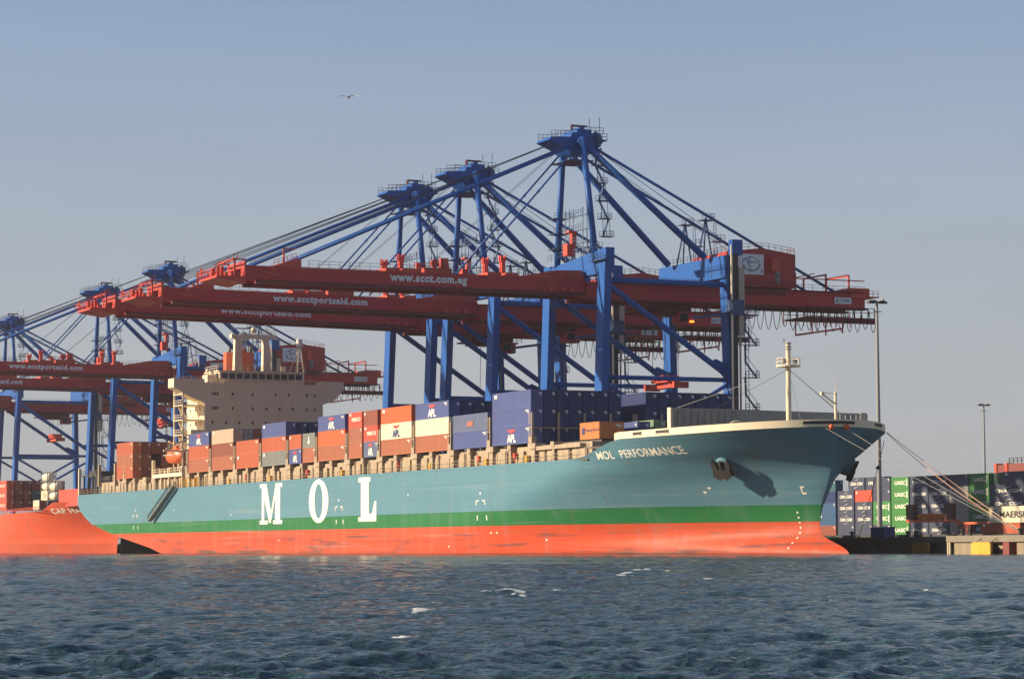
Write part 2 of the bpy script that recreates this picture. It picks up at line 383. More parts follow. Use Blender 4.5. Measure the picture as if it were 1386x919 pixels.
    mr = nn.new('ShaderNodeMapRange'); mr.inputs[1].default_value = 0.0; mr.inputs[2].default_value = 0.35; l.new(ad.outputs[0], mr.inputs[0])
    df = nn.new('ShaderNodeBsdfDiffuse'); df.inputs[0].default_value = (0.62, 0.66, 0.68, 1)
    ms = nn.new('ShaderNodeMixShader'); l.new(mr.outputs[0], ms.inputs[0]); l.new(b.outputs[0], ms.inputs[1]); l.new(df.outputs[0], ms.inputs[2])
    l.new(ms.outputs[0], nn['Material Output'].inputs[0])
    me.materials.append(m)
    o = bpy.data.objects.new('sea', me); col.objects.link(o); o.location = (CAM.x, CAM.y, 0); o['kind'] = 'structure'
water()

# ------------------------------------------------------------------ quay and yard
QZ = 2.5
q = MB(); q.box(-900, 257.8, 44.0, 100, -3, QZ - 0.85); q.box(257.8, 900, 27.0, 100, -3, QZ - 0.85)          # quay body under the cope; projecting forward section invented to catch sun past the bow
q.build('quay', M['concrete'])['kind'] = 'structure'
q = MB(); q.box(-900, 257.5, 42.9, 100, QZ - 0.85, QZ); q.box(257.5, 900, 25.9, 100, QZ - 0.85, QZ)
q.build('quay_cope', M['cope'])['kind'] = 'structure'
q = MB(); q.hexa([(-2500, 100, -3), (2500, 100, -3), (2500, 6000, -3), (-2500, 6000, -3)],
                 [(-2500, 100, QZ), (2500, 100, QZ), (2500, 6000, 3.5), (-2500, 6000, 3.5)])
q.v[4 + 2] = (2500, 6000, 3.6); q.v[4 + 3] = (-2500, 6000, 3.6)
q.build('container_yard', M['asphalt'])['kind'] = 'structure'
q = MB(); q.box(-900, 900, 118, 260, 2.4, 3.45)
q.build('yard_pavement', M['asphalt'])['kind'] = 'structure'

# quay wall panels and fenders
def fender(s, y, label, bright, w=4.4):
    t = empty('quay_fender', (s, y - 1.4, 0), label, 'fender', 'fenders along the quay wall')
    p = MB(); p.prism([(s - w / 2, 0.05), (s - w / 2, 1.35), (s - w / 2 + .25, 1.62), (s + w / 2 - .25, 1.62), (s + w / 2, 1.35), (s + w / 2, 0.05)], 1, y - 2.4, y - 2.05)
    p.build('facing_panel', M['yellow' if bright else 'fender_dull'], t, at=(s, y - 2.2, .8))
    p = MB(); p.tube((s, y - 2.05, .8), (s, y - .01, .8), .62, 14); p.build('rubber_core', M['black'], t, at=(s, y - 1, .8))
    for k in (-.4, .4): p = MB(); p.tube((s + w * k, y - 2.05, 1.5), (s + w * k, y - 1.11, 2.1), .05); p.build('chain', M['steel_dark'], t, at=(s + w * k, y - 1.6, 1.8))
M['fender_dull'] = paint('worn_yellow_paint', (0.62, 0.33, 0.05), 0.6, 0.7, 0.5)
fender(226.6, 44, 'worn rusty yellow fender under the quay edge nearest the ship\'s bow', False)
fender(267.6, 27, 'clean bright yellow fender on the sunlit quay wall at right', True)
for k, (s0, s1, y) in enumerate(((206.5, 211, 44), (214.5, 219.0, 44), (258.9, 264.5, 27), (273.4, 279, 27))):
    p = MB(); p.box(s0, s1, y - .75, y - .005, -1, QZ - .9)
    tag(p.build('wall_panel', M['concrete'], at=(s0, y - .4, 0)),
        ['narrow concrete quay panel in the ship\'s shadow beside the bulb', 'short dark concrete quay panel left of the rusty fender', 'wide pale sunlit concrete quay panel left of the bright yellow fender',
         'pale concrete quay panel at the photo\'s right edge'][k], 'quay panel', 'concrete panels of the quay wall')
p = MB(); p.box(271.2, 272.6, 25.6, 26.99, -1, QZ - .9); tag(p.build('wall_buffer', M['c_maroon'], at=(272, 26.5, 0)), 'dark rusty block on the quay wall right of the bright yellow fender', 'quay block')
p = MB()
for dx in (0, .55): p.box(257.95 + dx, 258.05 + dx, 25.75, 25.95, -.5, QZ - .9)
for i in range(7): p.box(258.05, 258.5, 25.78, 25.9, .05 + i * .24, .11 + i * .24)
tag(p.build('quay_ladder', M['cream'], at=(258.2, 25.85, 0)), 'pale steel ladder at the corner of the sunlit quay wall', 'ladder')
for k, (s, y) in enumerate(((202.7, 44.6), (218.7, 44.6), (221.0, 44.6), (258.9, 27.6), (260.8, 27.6), (272.6, 27.4))):
    t = empty('bollard', (s, y, QZ), ['dark bollard on the quay edge just right of the bulb', 'dark bollard on the shaded quay edge, left one of the close pair',
        'dark bollard on the shaded quay edge, right one of the close pair', 'dark bollard on the sunlit quay corner, left one of two', 'dark bollard on the sunlit quay corner, right one of two',
        'bollard at the photo\'s right edge holding the bow lines'][k], 'bollard', 'bollards on the quay edge')
    p = MB(); p.tube((s, y, QZ), (s, y, QZ + .7), .28, 10, .22); p.build('post', M['black'], t, at=(s, y, QZ))
    p = MB(); p.ball((s, y, QZ + .75), .42, 10, 6, (1, 1, .5)); p.build('head', M['black'], t, at=(s, y, QZ + .75))

# ------------------------------------------------------------------ containers
_cm = {}
def cont_mesh(L, W, H):
    key = (L, W, H)
    if key in _cm: return _cm[key]
    b = MB(); f = 0.14
    for x in (0, L - f):
        for y in (0, W - f): b.box(x, x + f, y, y + f, 0, H)
    for y in (0, W - f):
        for z in (0, H - f): b.box(f, L - f, y, y + f, z, z + f)
    for x in (0, L - f):
        for z in (0, H - f): b.box(x, x + f, f, W - f, z, z + f)
    # corrugated long sides
    for y0, d in ((0.03, 1), (W - 0.03, -1)):
        n = int((L - 2 * f) / 0.42); w = (L - 2 * f) / n; pts = []
        for i in range(n):
            x = f + i * w
            pts += [(x, 0), (x + w * .38, 0), (x + w * .5, .05), (x + w * .88, .05)]
        pts.append((L - f, 0))
        vs = [(x, y0 + d * e, z) for x, e in pts for z in (f, H - f)]
        fs = [(2 * i, 2 * i + 2, 2 * i + 3, 2 * i + 1) for i in range(len(pts) - 1)]
        b.add(vs, fs)
    b.box(f * .5, L - f * .5, f, W - f, H - .1, H - .05)
    b.box(f * .5, L - f * .5, f, W - f, .05, .1)
    b.box(.05, .1, f, W - f, f, H - f)
    me = bpy.data.meshes.new('shipping_container'); me.from_pydata(b.v, [], b.f); me.materials.append(M['steel_grey']); me.update()
    d = MB()
    d.box(L - .1, L - .05, f, W / 2 - .02, f, H - f); d.box(L - .1, L - .05, W / 2 + .02, W - f, f, H - f)
    for y in (W * .18, W * .38, W * .62, W * .82): d.tube((L - .02, y, .12), (L - .02, y, H - .12), .035, 5)
    dm = bpy.data.meshes.new('door'); dm.from_pydata(d.v, [], d.f); dm.materials.append(M['steel_grey']); dm.update()
    k = MB()
    k.box(L - .045, L - .035, W * .66, W * .90, H * .78, H * .86); k.box(L - .045, L - .035, W * .76, W * .90, H * .68, H * .78)
    km = bpy.data.meshes.new('door_marking'); km.from_pydata(k.v, [], k.f); km.materials.append(M['letter_grey']); km.update()
    _cm[key] = (me, dm, km); return _cm[key]

def marks(kind, L, W, H):
    """(material key, MB) lettering for the near long side, in container coordinates"""
    e = 0.0; out = []
    cx = L / 2
    if kind is None or kind == 'id' or kind.startswith('eagle'):
        t = MB(); put_poly(t, [(L * .86, H * .82), (L * .95, H * .82), (L * .95, H * .88), (L * .86, H * .88)], '-y', e); out.append(('white', t))
        t = MB(); put_poly(t, [(L * .90, H * .72), (L * .95, H * .72), (L * .95, H * .77), (L * .90, H * .77)], '-y', e); out.append(('white', t))
    if kind in ('eagle_white', 'eagle_navy'):
        t = MB(); put_text(t, 'APL', '-y', cx - min(1.7, L * .17), cx + min(1.7, L * .17), H * .10, H * .58, e, .05); out.append(('white' if kind == 'eagle_white' else 'navy_letter', t))
        g = min(1.0, L * .1); r = MB(); put_poly(r, [(cx - 1.75 * g, H * .88), (cx - .9 * g, H * .70), (cx - .2 * g, H * .66), (cx, H * .64), (cx + .2 * g, H * .66), (cx + .9 * g, H * .70), (cx + 1.75 * g, H * .88), (cx + .4 * g, H * .83), (cx, H * .87), (cx - .4 * g, H * .83)], '-y', e); out.append(('red_mark', r))
    elif kind == 'swoosh':
        t = MB(); put_text(t, 'CMA CGM', '-y', L * .14, L * .88, H * .34, H * .62, e, .03)
        for sg in (1, -1):
            zc = H * .48
            p = [(cx - sg * .12 * L, zc + sg * H * .22), (cx + sg * .02 * L, zc + sg * H * .34), (cx + sg * .16 * L, zc + sg * H * .42), (cx + sg * .06 * L, zc + sg * H * .33)]
            put_poly(t, p, '-y', e)
        out.append(('white', t))
    elif kind == 'uasc':
        t = MB(); put_text(t, 'UASC', '-y', L * .2, L * .82, H * .34, H * .68, e, .035)
        put_poly(t, [(L * .87, H * .2), (L * .93, H * .2), (L * .93, H * .8), (L * .87, H * .8)], '-y', e); out.append(('white', t))
    elif kind == 'star':
        r = MB(); put_poly(r, [(L * .09, H * .2), (L * .2, H * .2), (L * .2, H * .8), (L * .09, H * .8)], '-y', e); out.append(('blue_mark', r))
        w = MB(); pts = []
        for i in range(14):
            a = math.pi * i / 7 + .22; rr = .36 if i % 2 == 0 else .16
            pts.append((L * .145 + 1.5 * rr * math.cos(a), H * .5 + 1.7 * rr * math.sin(a)))
        put_poly(w, pts, '-y', e - .006); out.append(('white', w))
        t = MB(); put_text(t, 'MAERSK', '-y', L * .27, L * .95, H * .3, H * .7, e, .02); out.append(('black_letter', t))
    elif kind == 'sud':
        t = MB(); put_text(t, 'HAMBURG SÜD', '-y', L * .12, L * .88, H * .34, H * .68, e, .02); out.append(('white', t))
    elif kind == 'fesco':
        t = MB(); put_text(t, 'FESCO', '-y', L * .25, L * .9, H * .40, H * .64, e, .03); put_poly(t, [(L * .08, H * .78), (L * .2, H * .78), (L * .2, H * .92), (L * .08, H * .92)], '-y', e); out.append(('white', t))
    elif kind == 'hapag':
        t = MB(); put_text(t, 'Hapag-Lloyd', '-y', L * .3, L * .95, H * .42, H * .62, e, .01); put_poly(t, [(L * .1, H * .3), (L * .24, H * .3), (L * .24, H * .7), (L * .1, H * .7)], '-y', e); out.append(('navy_letter', t))
    elif kind == 'anchor':
        t = MB(); put_poly(t, [(cx - .7, H * .4), (cx - .2, H * .25), (cx + .3, H * .25), (cx + .7, H * .45), (cx + .25, H * .5), (cx + .25, H * .7), (cx, H * .82), (cx - .25, H * .7), (cx - .25, H * .5)], '-y', e); out.append(('white', t))
    elif kind == 'tex':
        t = MB(); put_text(t, 'tex', '-y', L * .3, L * .7, H * .4, H * .7, e, .03); out.append(('white', t))
    elif kind == 'rustpatch':
        t = MB(); put_poly(t, [(cx - 1.4, H * .3), (cx - .2, H * .26), (cx + 1.2, H * .31), (cx + 1.3, H * .55), (cx + .1, H * .6), (cx - 1.2, H * .55)], '-y', e); out.append(('c_brown', t))
    elif kind == 'code':
        t = MB(); put_poly(t, [(L * .06, H * .7), (L * .13, H * .7), (L * .13, H * .9), (L * .06, H * .9)], '-y', e); out.append(('white', t))
    elif kind == 'grey_text':
        t = MB(); put_text(t, 'CRONOS', '-y', L * .3, L * .85, H * .5, H * .68, e, .02); put_text(t, 'CONTAINERS', '-y', L * .3, L * .85, H * .25, H * .4, e, .02); out.append(('steel_grey', t))
    return out

_mk = {}
def container(x, y, z, L, W, H, colour, mark, label, group, doors=True, doormat=None):
    me, dm, km = cont_mesh(L, W, H)
    o = bpy.data.objects.new('shipping_container', me); col.objects.link(o); o.location = (x, y, z)
    o.material_slots[0].link = 'OBJECT'; o.material_slots[0].material = M['c_' + colour]
    tag(o, label, 'container', group)
    if doors:
        d = bpy.data.objects.new('door', dm); col.objects.link(d); d.parent = o
        d.material_slots[0].link = 'OBJECT'; d.material_slots[0].material = M['c_' + (doormat or colour)]
        k = bpy.data.objects.new('marking', km); col.objects.link(k); k.parent = d
    if mark or colour in ('red', 'red_brown', 'dark_red', 'brown', 'blue', 'white', 'slate', 'teal', 'sky_blue', 'orange_red'):
        key = (mark, L, W, H)
        if key not in _mk:
            ms = []
            for mk, t in marks(mark, L, W, H):
                m_ = bpy.data.meshes.new('lettering'); m_.from_pydata(t.v, [], t.f); m_.materials.append(M[mk]); m_.update(); ms.append(m_)
            _mk[key] = ms
        for m_ in _mk[key]:
            w = bpy.data.objects.new('lettering', m_); col.objects.link(w); w.parent = o; w.location = (0, -0.012, 0)
    return o
ORD = ['first', 'second', 'third', 'fourth', 'fifth', 'sixth', 'seventh', 'eighth', 'ninth', 'tenth', 'eleventh', 'twelfth', 'thirteenth', 'fourteenth', 'fifteenth']
CNAME = lambda c: c.replace('_', ' ')

# ------------------------------------------------------------------ the teal container ship
def lerp_tab(tab, x):
    xs = [a for a, b in tab]; ys = [b for a, b in tab]
    return float(np.interp(x, xs, ys))
NOSE = [(-3, 239.0), (-1, 242.0), (0.2, 242.2), (0.75, 241.3), (1.2, 240.0), (1.6, 238.6), (2.0, 237.1), (2.4, 235.9), (3.0, 234.8), (3.8, 234.3), (6.8, 234.8), (10.5, 237.0), (14.0, 238.7), (16.6, 240.0), (17.9, 241.0), (20, 241.5)]
START = [(-3, 128), (0, 134), (4, 148), (7, 160), (12, 186), (15, 195), (17, 200), (20, 200)]
EXPQ = [(-3, 1.0), (4, 0.93), (8, 0.88), (11, 0.93), (12.5, 0.90), (13.5, 0.82), (14.5, 0.72), (17, 0.5), (20, 0.5)]
def half(s, z):
    a, b = lerp_tab(START, z), lerp_tab(NOSE, z)
    u = min(1.0, max(0.0, (s - a) / (b - a)))
    return 20.0 * (1 - u * u) ** lerp_tab(EXPQ, z)
def half_up(s, z):
    """half breadth on the raised bow above the main deck line"""
    n0 = lerp_tab(NOSE, 14.5); w = 0.9
    for _ in range(12):
        st = 196 + 45 * w; v = min(1, max(0, (z - 14.5) / max(.05, ztop(st) - 14.5)))
        w = min(1, max(0, (s - 196) / ((n0 - 196) * (1 - v) + 45 * v)))
    lo = half(196 + (n0 - 196) * w, 14.5); st = 196 + 45 * w
    return lo * (1 - v) + ell(st) * v
def ell(s): return 20.0 * math.sqrt(max(0, 1 - (max(0, s - 200) / 41.0) ** 2))
def side_half(s, z): return half(s, z) if z <= 14.5 or s < 197 else half_up(s, z)
def ztop(s):
    base = 17.0 + 0.8 * (max(0, s - 205) / 36.0) ** 2
    return float(np.interp(s, [196, 199, 201.5, 204.5, 206.5, 209.5], [14.5, 14.75, 15.35, 16.1, 16.55, 17.0])) if s < 209.5 else base
STERN_Z = [(-91, 12.1), (-86, 9.47), (-77.8, 7.2), (-66, 5.5), (-56, 4.2), (-42, 2.77), (-27, 1.2), (-15, -0.6), (-5, -3)]
SHIP = Vector((75, 20, 0))
ship = empty('container_ship', SHIP, 'long teal container ship with green band and red underside moored under blue cranes', 'ship')
def hull():
    zs = [-3, -1.5, -.5, 0, .3, .6, .9, 1.2, 1.6, 2.0, 2.4, 3.0, 3.8, 4.65, 5.8, 7.03, 8, 9, 10, 11, 12, 12.8, 13.5, 14, 14.5]
    N1, N2, N3 = 60, 26, 60
    rows = []
    for z in zs:
        nose = lerp_tab(NOSE, z); r = []
        for i in range(N1): r.append(-91 + (110 - -91) * i / N1)
        for i in range(N2): r.append(110 + (196 - 110) * i / N2)
        for i in range(N3 + 1): r.append(196 + (nose - 196) * math.sin(i / N3 * math.pi / 2))
        rows.append(r)
    nb = len(rows[0]); up_rows = []
    for j in range(1, 5):
        v = j / 4; r = []
        for i in range(N3 + 1):
            w = math.sin(i / N3 * math.pi / 2)
            st = 196 + 45 * w; lo = 196 + (lerp_tab(NOSE, 14.5) - 196) * w
            r.append((lo + (st - lo) * v, 14.5 + (ztop(st) - 14.5) * v, half(lo, 14.5) * (1 - v) + ell(st) * v))
        up_rows.append(r)
    m = MB()
    for side in (-1, 1):
        g = []
        for z, r in zip(zs, rows):
            line = []
            for s in r:
                zb = lerp_tab(STERN_Z, s) if s < -5 else -3
                zz = z; h = half(s, z)
                if s < -5: zz = max(z, zb)
                line.append((s, 20 + side * h, zz))
            g.append(line)
        base = len(m.v); n = nb
        for line in g: m.v += line
        for j in range(len(g) - 1):
            for i in range(n - 1):
                a = base + j * n + i; f = (a, a + 1, a + n + 1, a + n); m.f.append(f if side < 0 else f[::-1])
        # raised bow
        top0 = base + (len(g) - 1) * n + N1 + N2
        prev = [top0 + i for i in range(N3 + 1)]
        for r in up_rows:
            b2 = len(m.v)
            for s, z, h_ in r: m.v.append((s, 20 + side * h_, z))
            cur = [b2 + i for i in range(N3 + 1)]
            for i in range(N3):
                f = (prev[i], prev[i + 1], cur[i + 1], cur[i]); m.f.append(f if side < 0 else f[::-1])
            prev = cur
    # under the counter, from the side in towards the skeg
    for side in (-1, 1):
        q_ = []
        for i in range(40):
            x = -91 + 70 * i / 39; zb = lerp_tab(STERN_Z, x); q_ += [(x, 20 + side * 19.99, zb), (x, 20 + side * 3, zb - .5)]
        m.add(q_, [(2 * i, 2 * i + 1, 2 * i + 3, 2 * i + 2) for i in range(39)])
    # transom
    m.add([(-90.98, 0.02, 12.0), (-90.98, 39.98, 12.0), (-90.98, 39.98, 14.5), (-90.98, 0.02, 14.5)], [(0, 3, 2, 1)])
    o = m.build('hull', M['hull'], ship, smooth=True, at=(75, 20, 0))
    return o
HULL = hull()
M['skeg'] = paint('under_stern_shade_black', (0.002, 0.002, 0.0025), 0.9, 0.0, spec=0.0)  # near-black colour stands in for the shade under the counter
b = MB(); b.prism([(-90.8, -2), (-38, -2), (-38, 1.9), (-56, 3.6), (-66, 4.9), (-77, 6.5), (-86, 8.9), (-90.8, 11.4)], 1, 11, 29); b.build('stern_shade_skeg', M['skeg'], ship, at=(-64, 20, 0))  # block added to darken the gap below the stern
# decks
d = MB(); d.box(-90.9, 200, .15, 39.85, 14.2, 14.46); d.build('main_deck', M['deck'], ship, at=(50, 20, 14.3))
d = MB()
pts = []
for i in range(25):
    s = 200 + 40.3 * math.sin(i / 24 * math.pi / 2); pts.append((s, 20 - max(0, side_half(s, 15.9) - .5)))
poly = pts + [(s, 40 - t) for s, t in reversed(pts)]
d.prism(poly, 2, 15.9, 16.2); d.build('forecastle_deck', M['deck'], ship, at=(220, 20, 16))
# bulwark
def bulwark():
    out = MB(); rows = []
    for i in range(-70, 71):
        a = i / 70
        w = math.cos(a * math.pi / 2); s = 208.5 + (241 - 208.5) * w
        u = (s - 200) / 41.0; h = 20 * math.sqrt(max(0, 1 - u * u)); sg = -1 if a < 0 else 1
        zt = ztop(s); x = s
        bz = zt + 1.03
        y = 20 + sg * h
        c = Vector((200 + (x - 200) * .985, 20 + (y - 20) * .985, 0))
        rows.append(((x + .05 * w, y + sg * .03, zt), (x + .05 * w, y + sg * .03, bz), (c.x, c.y, bz), (c.x, c.y, zt)))
    n = len(rows)
    out.v = [p for r in rows for p in r]
    for i in range(n - 1):
        for j in range(3):
            a = i * 4 + j; out.f.append((a, a + 4, a + 5, a + 1))
    out.f.append((0, 1, 2, 3)); k = (n - 1) * 4; out.f.append((k + 3, k + 2, k + 1, k))
    return out.build('bulwark', M['cream'], ship, at=(225, 20, 17.5), smooth=False)
BUL = bulwark()
def nose_pt(s, side, z, off=0.0):
    u = (s - 200) / 41.0; h = 20 * math.sqrt(max(0, 1 - u * u))
    return Vector((s, 20 + side * (h + off), z))
# fairleads in the bulwark
def fairlead(a0, a1, z0, z1):
    m = MB(); rim = MB(); n = 8
    def pt(a, z, off):
        w = math.cos(a * math.pi / 2); s = 208.5 + 32.5 * w; u = (s - 200) / 41.0; h = 20 * math.sqrt(max(0, 1 - u * u))
        nrm = Vector(((s - 200) / 1681, (1 if a > 0 else -1) * h / 400, 0)).normalized()
        p = Vector((s, 20 + (1 if a > 0 else -1) * h, ztop(s) + z)); return p + nrm * off
    for i in range(n):
        a, b_ = a0 + (a1 - a0) * i / n, a0 + (a1 - a0) * (i + 1) / n
        m.hexa([pt(a, z0, .0), pt(b_, z0, .0), pt(b_, z0, .10), pt(a, z0, .10)], [pt(a, z1, .0), pt(b_, z1, .0), pt(b_, z1, .10), pt(a, z1, .10)])
        for zz in (z0 - .07, z1): rim.hexa([pt(a, zz, .0), pt(b_, zz, .0), pt(b_, zz, .16), pt(a, zz, .16)], [pt(a, zz + .07, .0), pt(b_, zz + .07, .0), pt(b_, zz + .07, .16), pt(a, zz + .07, .16)])
    f = m.build('fairlead', M['black'], ship, at=pt((a0 + a1) / 2, .5, 0)); rim.build('rim', M['cream'], f, at=pt((a0 + a1) / 2, .5, 0))
for a in ((-.905, -.865), (-.80, -.745), (-.20, .07), (.24, .34)): fairlead(*a, .38, .80)
# rollers on the nose
for a in (-.07, .015):
    w = math.cos(a * math.pi / 2); p = nose_pt(208.5 + 32.5 * w, 1 if a > 0 else -1, 17.75)
    r = MB(); r.ball((p.x + .35, p.y, p.z), .42, 10, 8); r.build('roller', M['lifeboat'], ship, smooth=True, at=(p.x + .35, p.y, p.z))

# big block letters on the side (slab serif)
def slab_letters():
    y = -0.03
    def rect(m, x0, x1, z0, z1): put_poly(m, [(x0, z0), (x1, z0), (x1, z1), (x0, z1)], '-y', y)
    m = MB(); x0, x1, z0, z1 = 48.6, 62.1, 5.95, 14.0; W = x1 - x0; sf = .75
    rect(m, x0, x0 + .36 * W, z0, z0 + sf); rect(m, x1 - .40 * W, x1, z0, z0 + sf)
    rect(m, x0 + .09 * W, x0 + .20 * W, z0 + sf, z1 - sf); rect(m, x1 - .31 * W, x1 - .09 * W, z0 + sf, z1 - sf)
    rect(m, x0, x0 + .30 * W, z1 - sf, z1); rect(m, x1 - .30 * W, x1, z1 - sf, z1)
    xm = x0 + .47 * W
    put_poly(m, [(x0 + .2 * W, z1 - sf), (x0 + .30 * W, z1 - sf), (x0 + .30 * W + .001, z1 - sf), (xm + .06 * W, z0 + 1.9), (xm, z0 + .3), (xm - .05 * W, z0 + .3)], '-y', y - .004)
    put_poly(m, [(x0 + .10 * W, z1 - sf), (x0 + .33 * W, z1 - sf), (xm + .03 * W, z0 + 2.4), (xm - .03 * W, z0 + .2)], '-y', y - .008)
    put_poly(m, [(xm - .03 * W, z0 + .2), (xm + .03 * W, z0 + .2), (x1 - .24 * W, z1 - sf), (x1 - .31 * W, z1 - sf)], '-y', y - .012)
    m.build('letter', M['white'], ship, at=(55, 0, 10))
    m = MB(); cx, cz, a, b_ = 82.9, 10.05, 5.35, 4.15; n = 40; vs = []; fs = []
    for i in range(n):
        t = 2 * math.pi * i / n; vs += [(cx + a * math.cos(t), y, cz + b_ * math.sin(t)), (cx + a * .42 * math.cos(t), y, cz + b_ * .78 * math.sin(t))]
    for i in range(n): j = (i + 1) % n; fs.append((2 * i, 2 * j, 2 * j + 1, 2 * i + 1))
    m.add(vs, fs); m.build('letter', M['white'], ship, at=(83, 0, 10))
    m = MB(); x0, x1, z0, z1 = 104.0, 113.0, 5.95, 13.95
    rect(m, x0, x0 + 6.0, z1 - .85, z1); rect(m, x0 + 1.3, x0 + 5.2, z0 + .8, z1 - .85); rect(m, x0, x1, z0, z0 + .8)
    put_poly(m, [(x1, z0 + .8), (x1, z0 + 3.6), (x1 - .9, z0 + 3.6), (x1 - 2.0, z0 + 1.5), (x0 + 5.2, z0 + 1.3), (x0 + 5.2, z0 + .8)], '-y', y)
    m.build('letter', M['white'], ship, at=(108, 0, 10))
slab_letters()
def on_hull(body, s0, s1, zb0, zb1, h, bold=.02, off=.05, space=1.0):
    v, f = text2d(body, bold, space); m = MB(); vs = []
    for a, b_ in v:
        s = s0 + (s1 - s0) * a; z = zb0 + (zb1 - zb0) * a + h * b_
        vs.append((s, 20 - side_half(s, z) - off, z))
    m.add(vs, f); return m
on_hull('MOL', 202.6, 206.9, 14.15, 14.2, 1.2, .012).build('ship_name', M['white'], ship, at=(207, 2, 14))
on_hull('PERFORMANCE', 208.4, 221.6, 14.25, 14.5, 1.15, .012).build('ship_name', M['white'], ship, at=(220, 2, 14))
# tug marks, draught marks and small signs on the hull
mk = MB()
def sq(s, z, w, h):
    vs = []
    for a, b_ in ((0, 0), (1, 0), (1, 1), (0, 1)):
        ss, zz = s + w * a, z + h * b_; vs.append((ss, 20 - half(ss, zz) - .05, zz))
    mk = MB(); mk.add(vs, [(0, 1, 2, 3)]); mk.build('hull_mark', M['white'], ship, at=(s, 0, z))
for s0 in (-42, 92, 158):
    for ds in (0, 3.6): sq(s0 + ds, 8.1, .3, .75); sq(s0 + ds + (0 if ds == 0 else -.9), 8.7, 1.2, .2); sq(s0 + ds + .4, 5.6, .35, .8)
    sq(s0 + 1.6, 9.8, .5, .4)
for k in range(8): sq(231.6 - .02 * k, .8 + k * .72, .22, .24)
for s, z in ((218.5, 8.9), (219.6, 9.5), (233.2, 9.4), (233.2, 8.5)): sq(s, z, .55, .24)
sq(233.2, 8.5, .18, 1.1)
for s, z in ((179, 2.2), (146, 1.2), (162.5, 3.4), (164.5, 3.4), (30, 8), (128, 10.2), (-10, 9.5), (60, 2.6)): sq(s, z, .5, .24)

# hatch coaming, pedestals, railings
BP, B0 = 16.42, -0.9
c = MB(); c.box(-74, 199, 1.4, 38.6, 14.46, 17.1); c.build('hatch_coaming', M['beige'], ship, at=(60, 20, 15.5))
c = MB(); c.box(-73, 198.5, 3.2, 36.8, 17.1, 17.45); c.build('hatch_covers', M['deck'], ship, at=(60, 20, 17))
for i in range(-3, 13):
    s = B0 + i * BP
    if -30 < s < -6 or s > 186: continue
    c = MB(); c.box(s - 1.9, s + .9, .35, 2.3, 16.59, 17.5); c.box(s - 1.2, s + .2, .6, 2.0, 14.46, 16.6); c.build('container_pedestal', M['beige'], ship, at=(s, 1.3, 15))
    c = MB(); c.box(s + 6.4, s + 7.7, .4, 2.2, 16.69, 17.5); c.box(s + 6.7, s + 7.4, .6, 1.8, 14.46, 16.7); c.build('container_pedestal', M['beige'], ship, at=(s + 7, 1.3, 15))
s = -73
while s < 198:
    w = random.uniform(1.6, 4.2); h = random.uniform(16.2, 17.0)
    c = MB(); c.box(s, s + w, 1.15 + random.uniform(-.2, .1), 1.39, 14.46, h); c.build('coaming_stiffener', M['beige'], ship, at=(s, 2.4, 15))
    if random.random() < .6: c = MB(); c.tube((s + w + .3, 1.1, 14.46), (s + w + .3, 1.1, 16.9), .11, 6); c.build('vent_pipe', M['beige_shaft'], ship, at=(s + w, 2.2, 15))
    s += w + random.uniform(.4, 1.4)
c = MB(); c.rail([(-90, .2, 14.46), (196, .2, 14.46)], 1.1, 2.2, .032); c.build('deck_railing', M['beige'], ship, at=(60, .2, 15))
for s in (26, 52, 93, 136, 176, 160): c = MB(); c.box(s, s + .9, .6, 1.1, 14.47, 15.7); c.build('valve_box', M['yellow'], ship, at=(s, 1.5, 15))
for s in (-8, -3, 2): c = MB(); c.box(s, s + .5, .7, 1.2, 14.47, 16.4); c.build('yellow_locker', M['yellow'], ship, at=(s, 1.5, 15))
for s in (37, 74, 121, 157, 171.5): c = MB(); c.box(s, s + .7, .6, 1.1, 15.3, 16.2); c.tube((s + .35, .8, 14.47), (s + .35, .8, 15.3), .1, 6); c.build('hose_box', M['bright_red'], ship, at=(s, 1.5, 15))
for s in (182, 185, 188.4, 191.5, 194): c = MB(); c.box(s, s + 1.0, 1.3, 1.39, 14.7, 15.6); c.build('coaming_opening', M['black'], ship, at=(s, 2.4, 15))
c = MB(); c.box(180.5, 196.6, .5, 2.2, 16.35, 16.95)
c.build('walkway', M['beige'], ship, at=(188, 1.4, 16.6))
# lashing bridges between the bays
for i in range(-3, 12):
    s = B0 + i * BP - 1.6
    if -45 < s < -4: continue
    b = MB()
    for t in [0.35] + [4.9 + 4.6 * k for k in range(8)]:
        b.box(s + .1, s + .35, t, t + .35, 17.4, 22.4 if i > -2 else 20.5); b.box(s + 1.0, s + 1.25, t, t + .35, 17.4, 22.4 if i > -2 else 20.5)
    b.box(s, s + 1.4, .3, 39.7, 19.9, 20.05); b.box(s + .05, s + 1.3, .3, 1.2, 17.4, 18.6)
    for k in range(5): b.box(s + .35, s + 1.0, .4, .5, 20.4 + k * .4, 20.5 + k * .4)
    b.build('lashing_bridge', M['beige'], ship, at=(s, 20, 17.5))

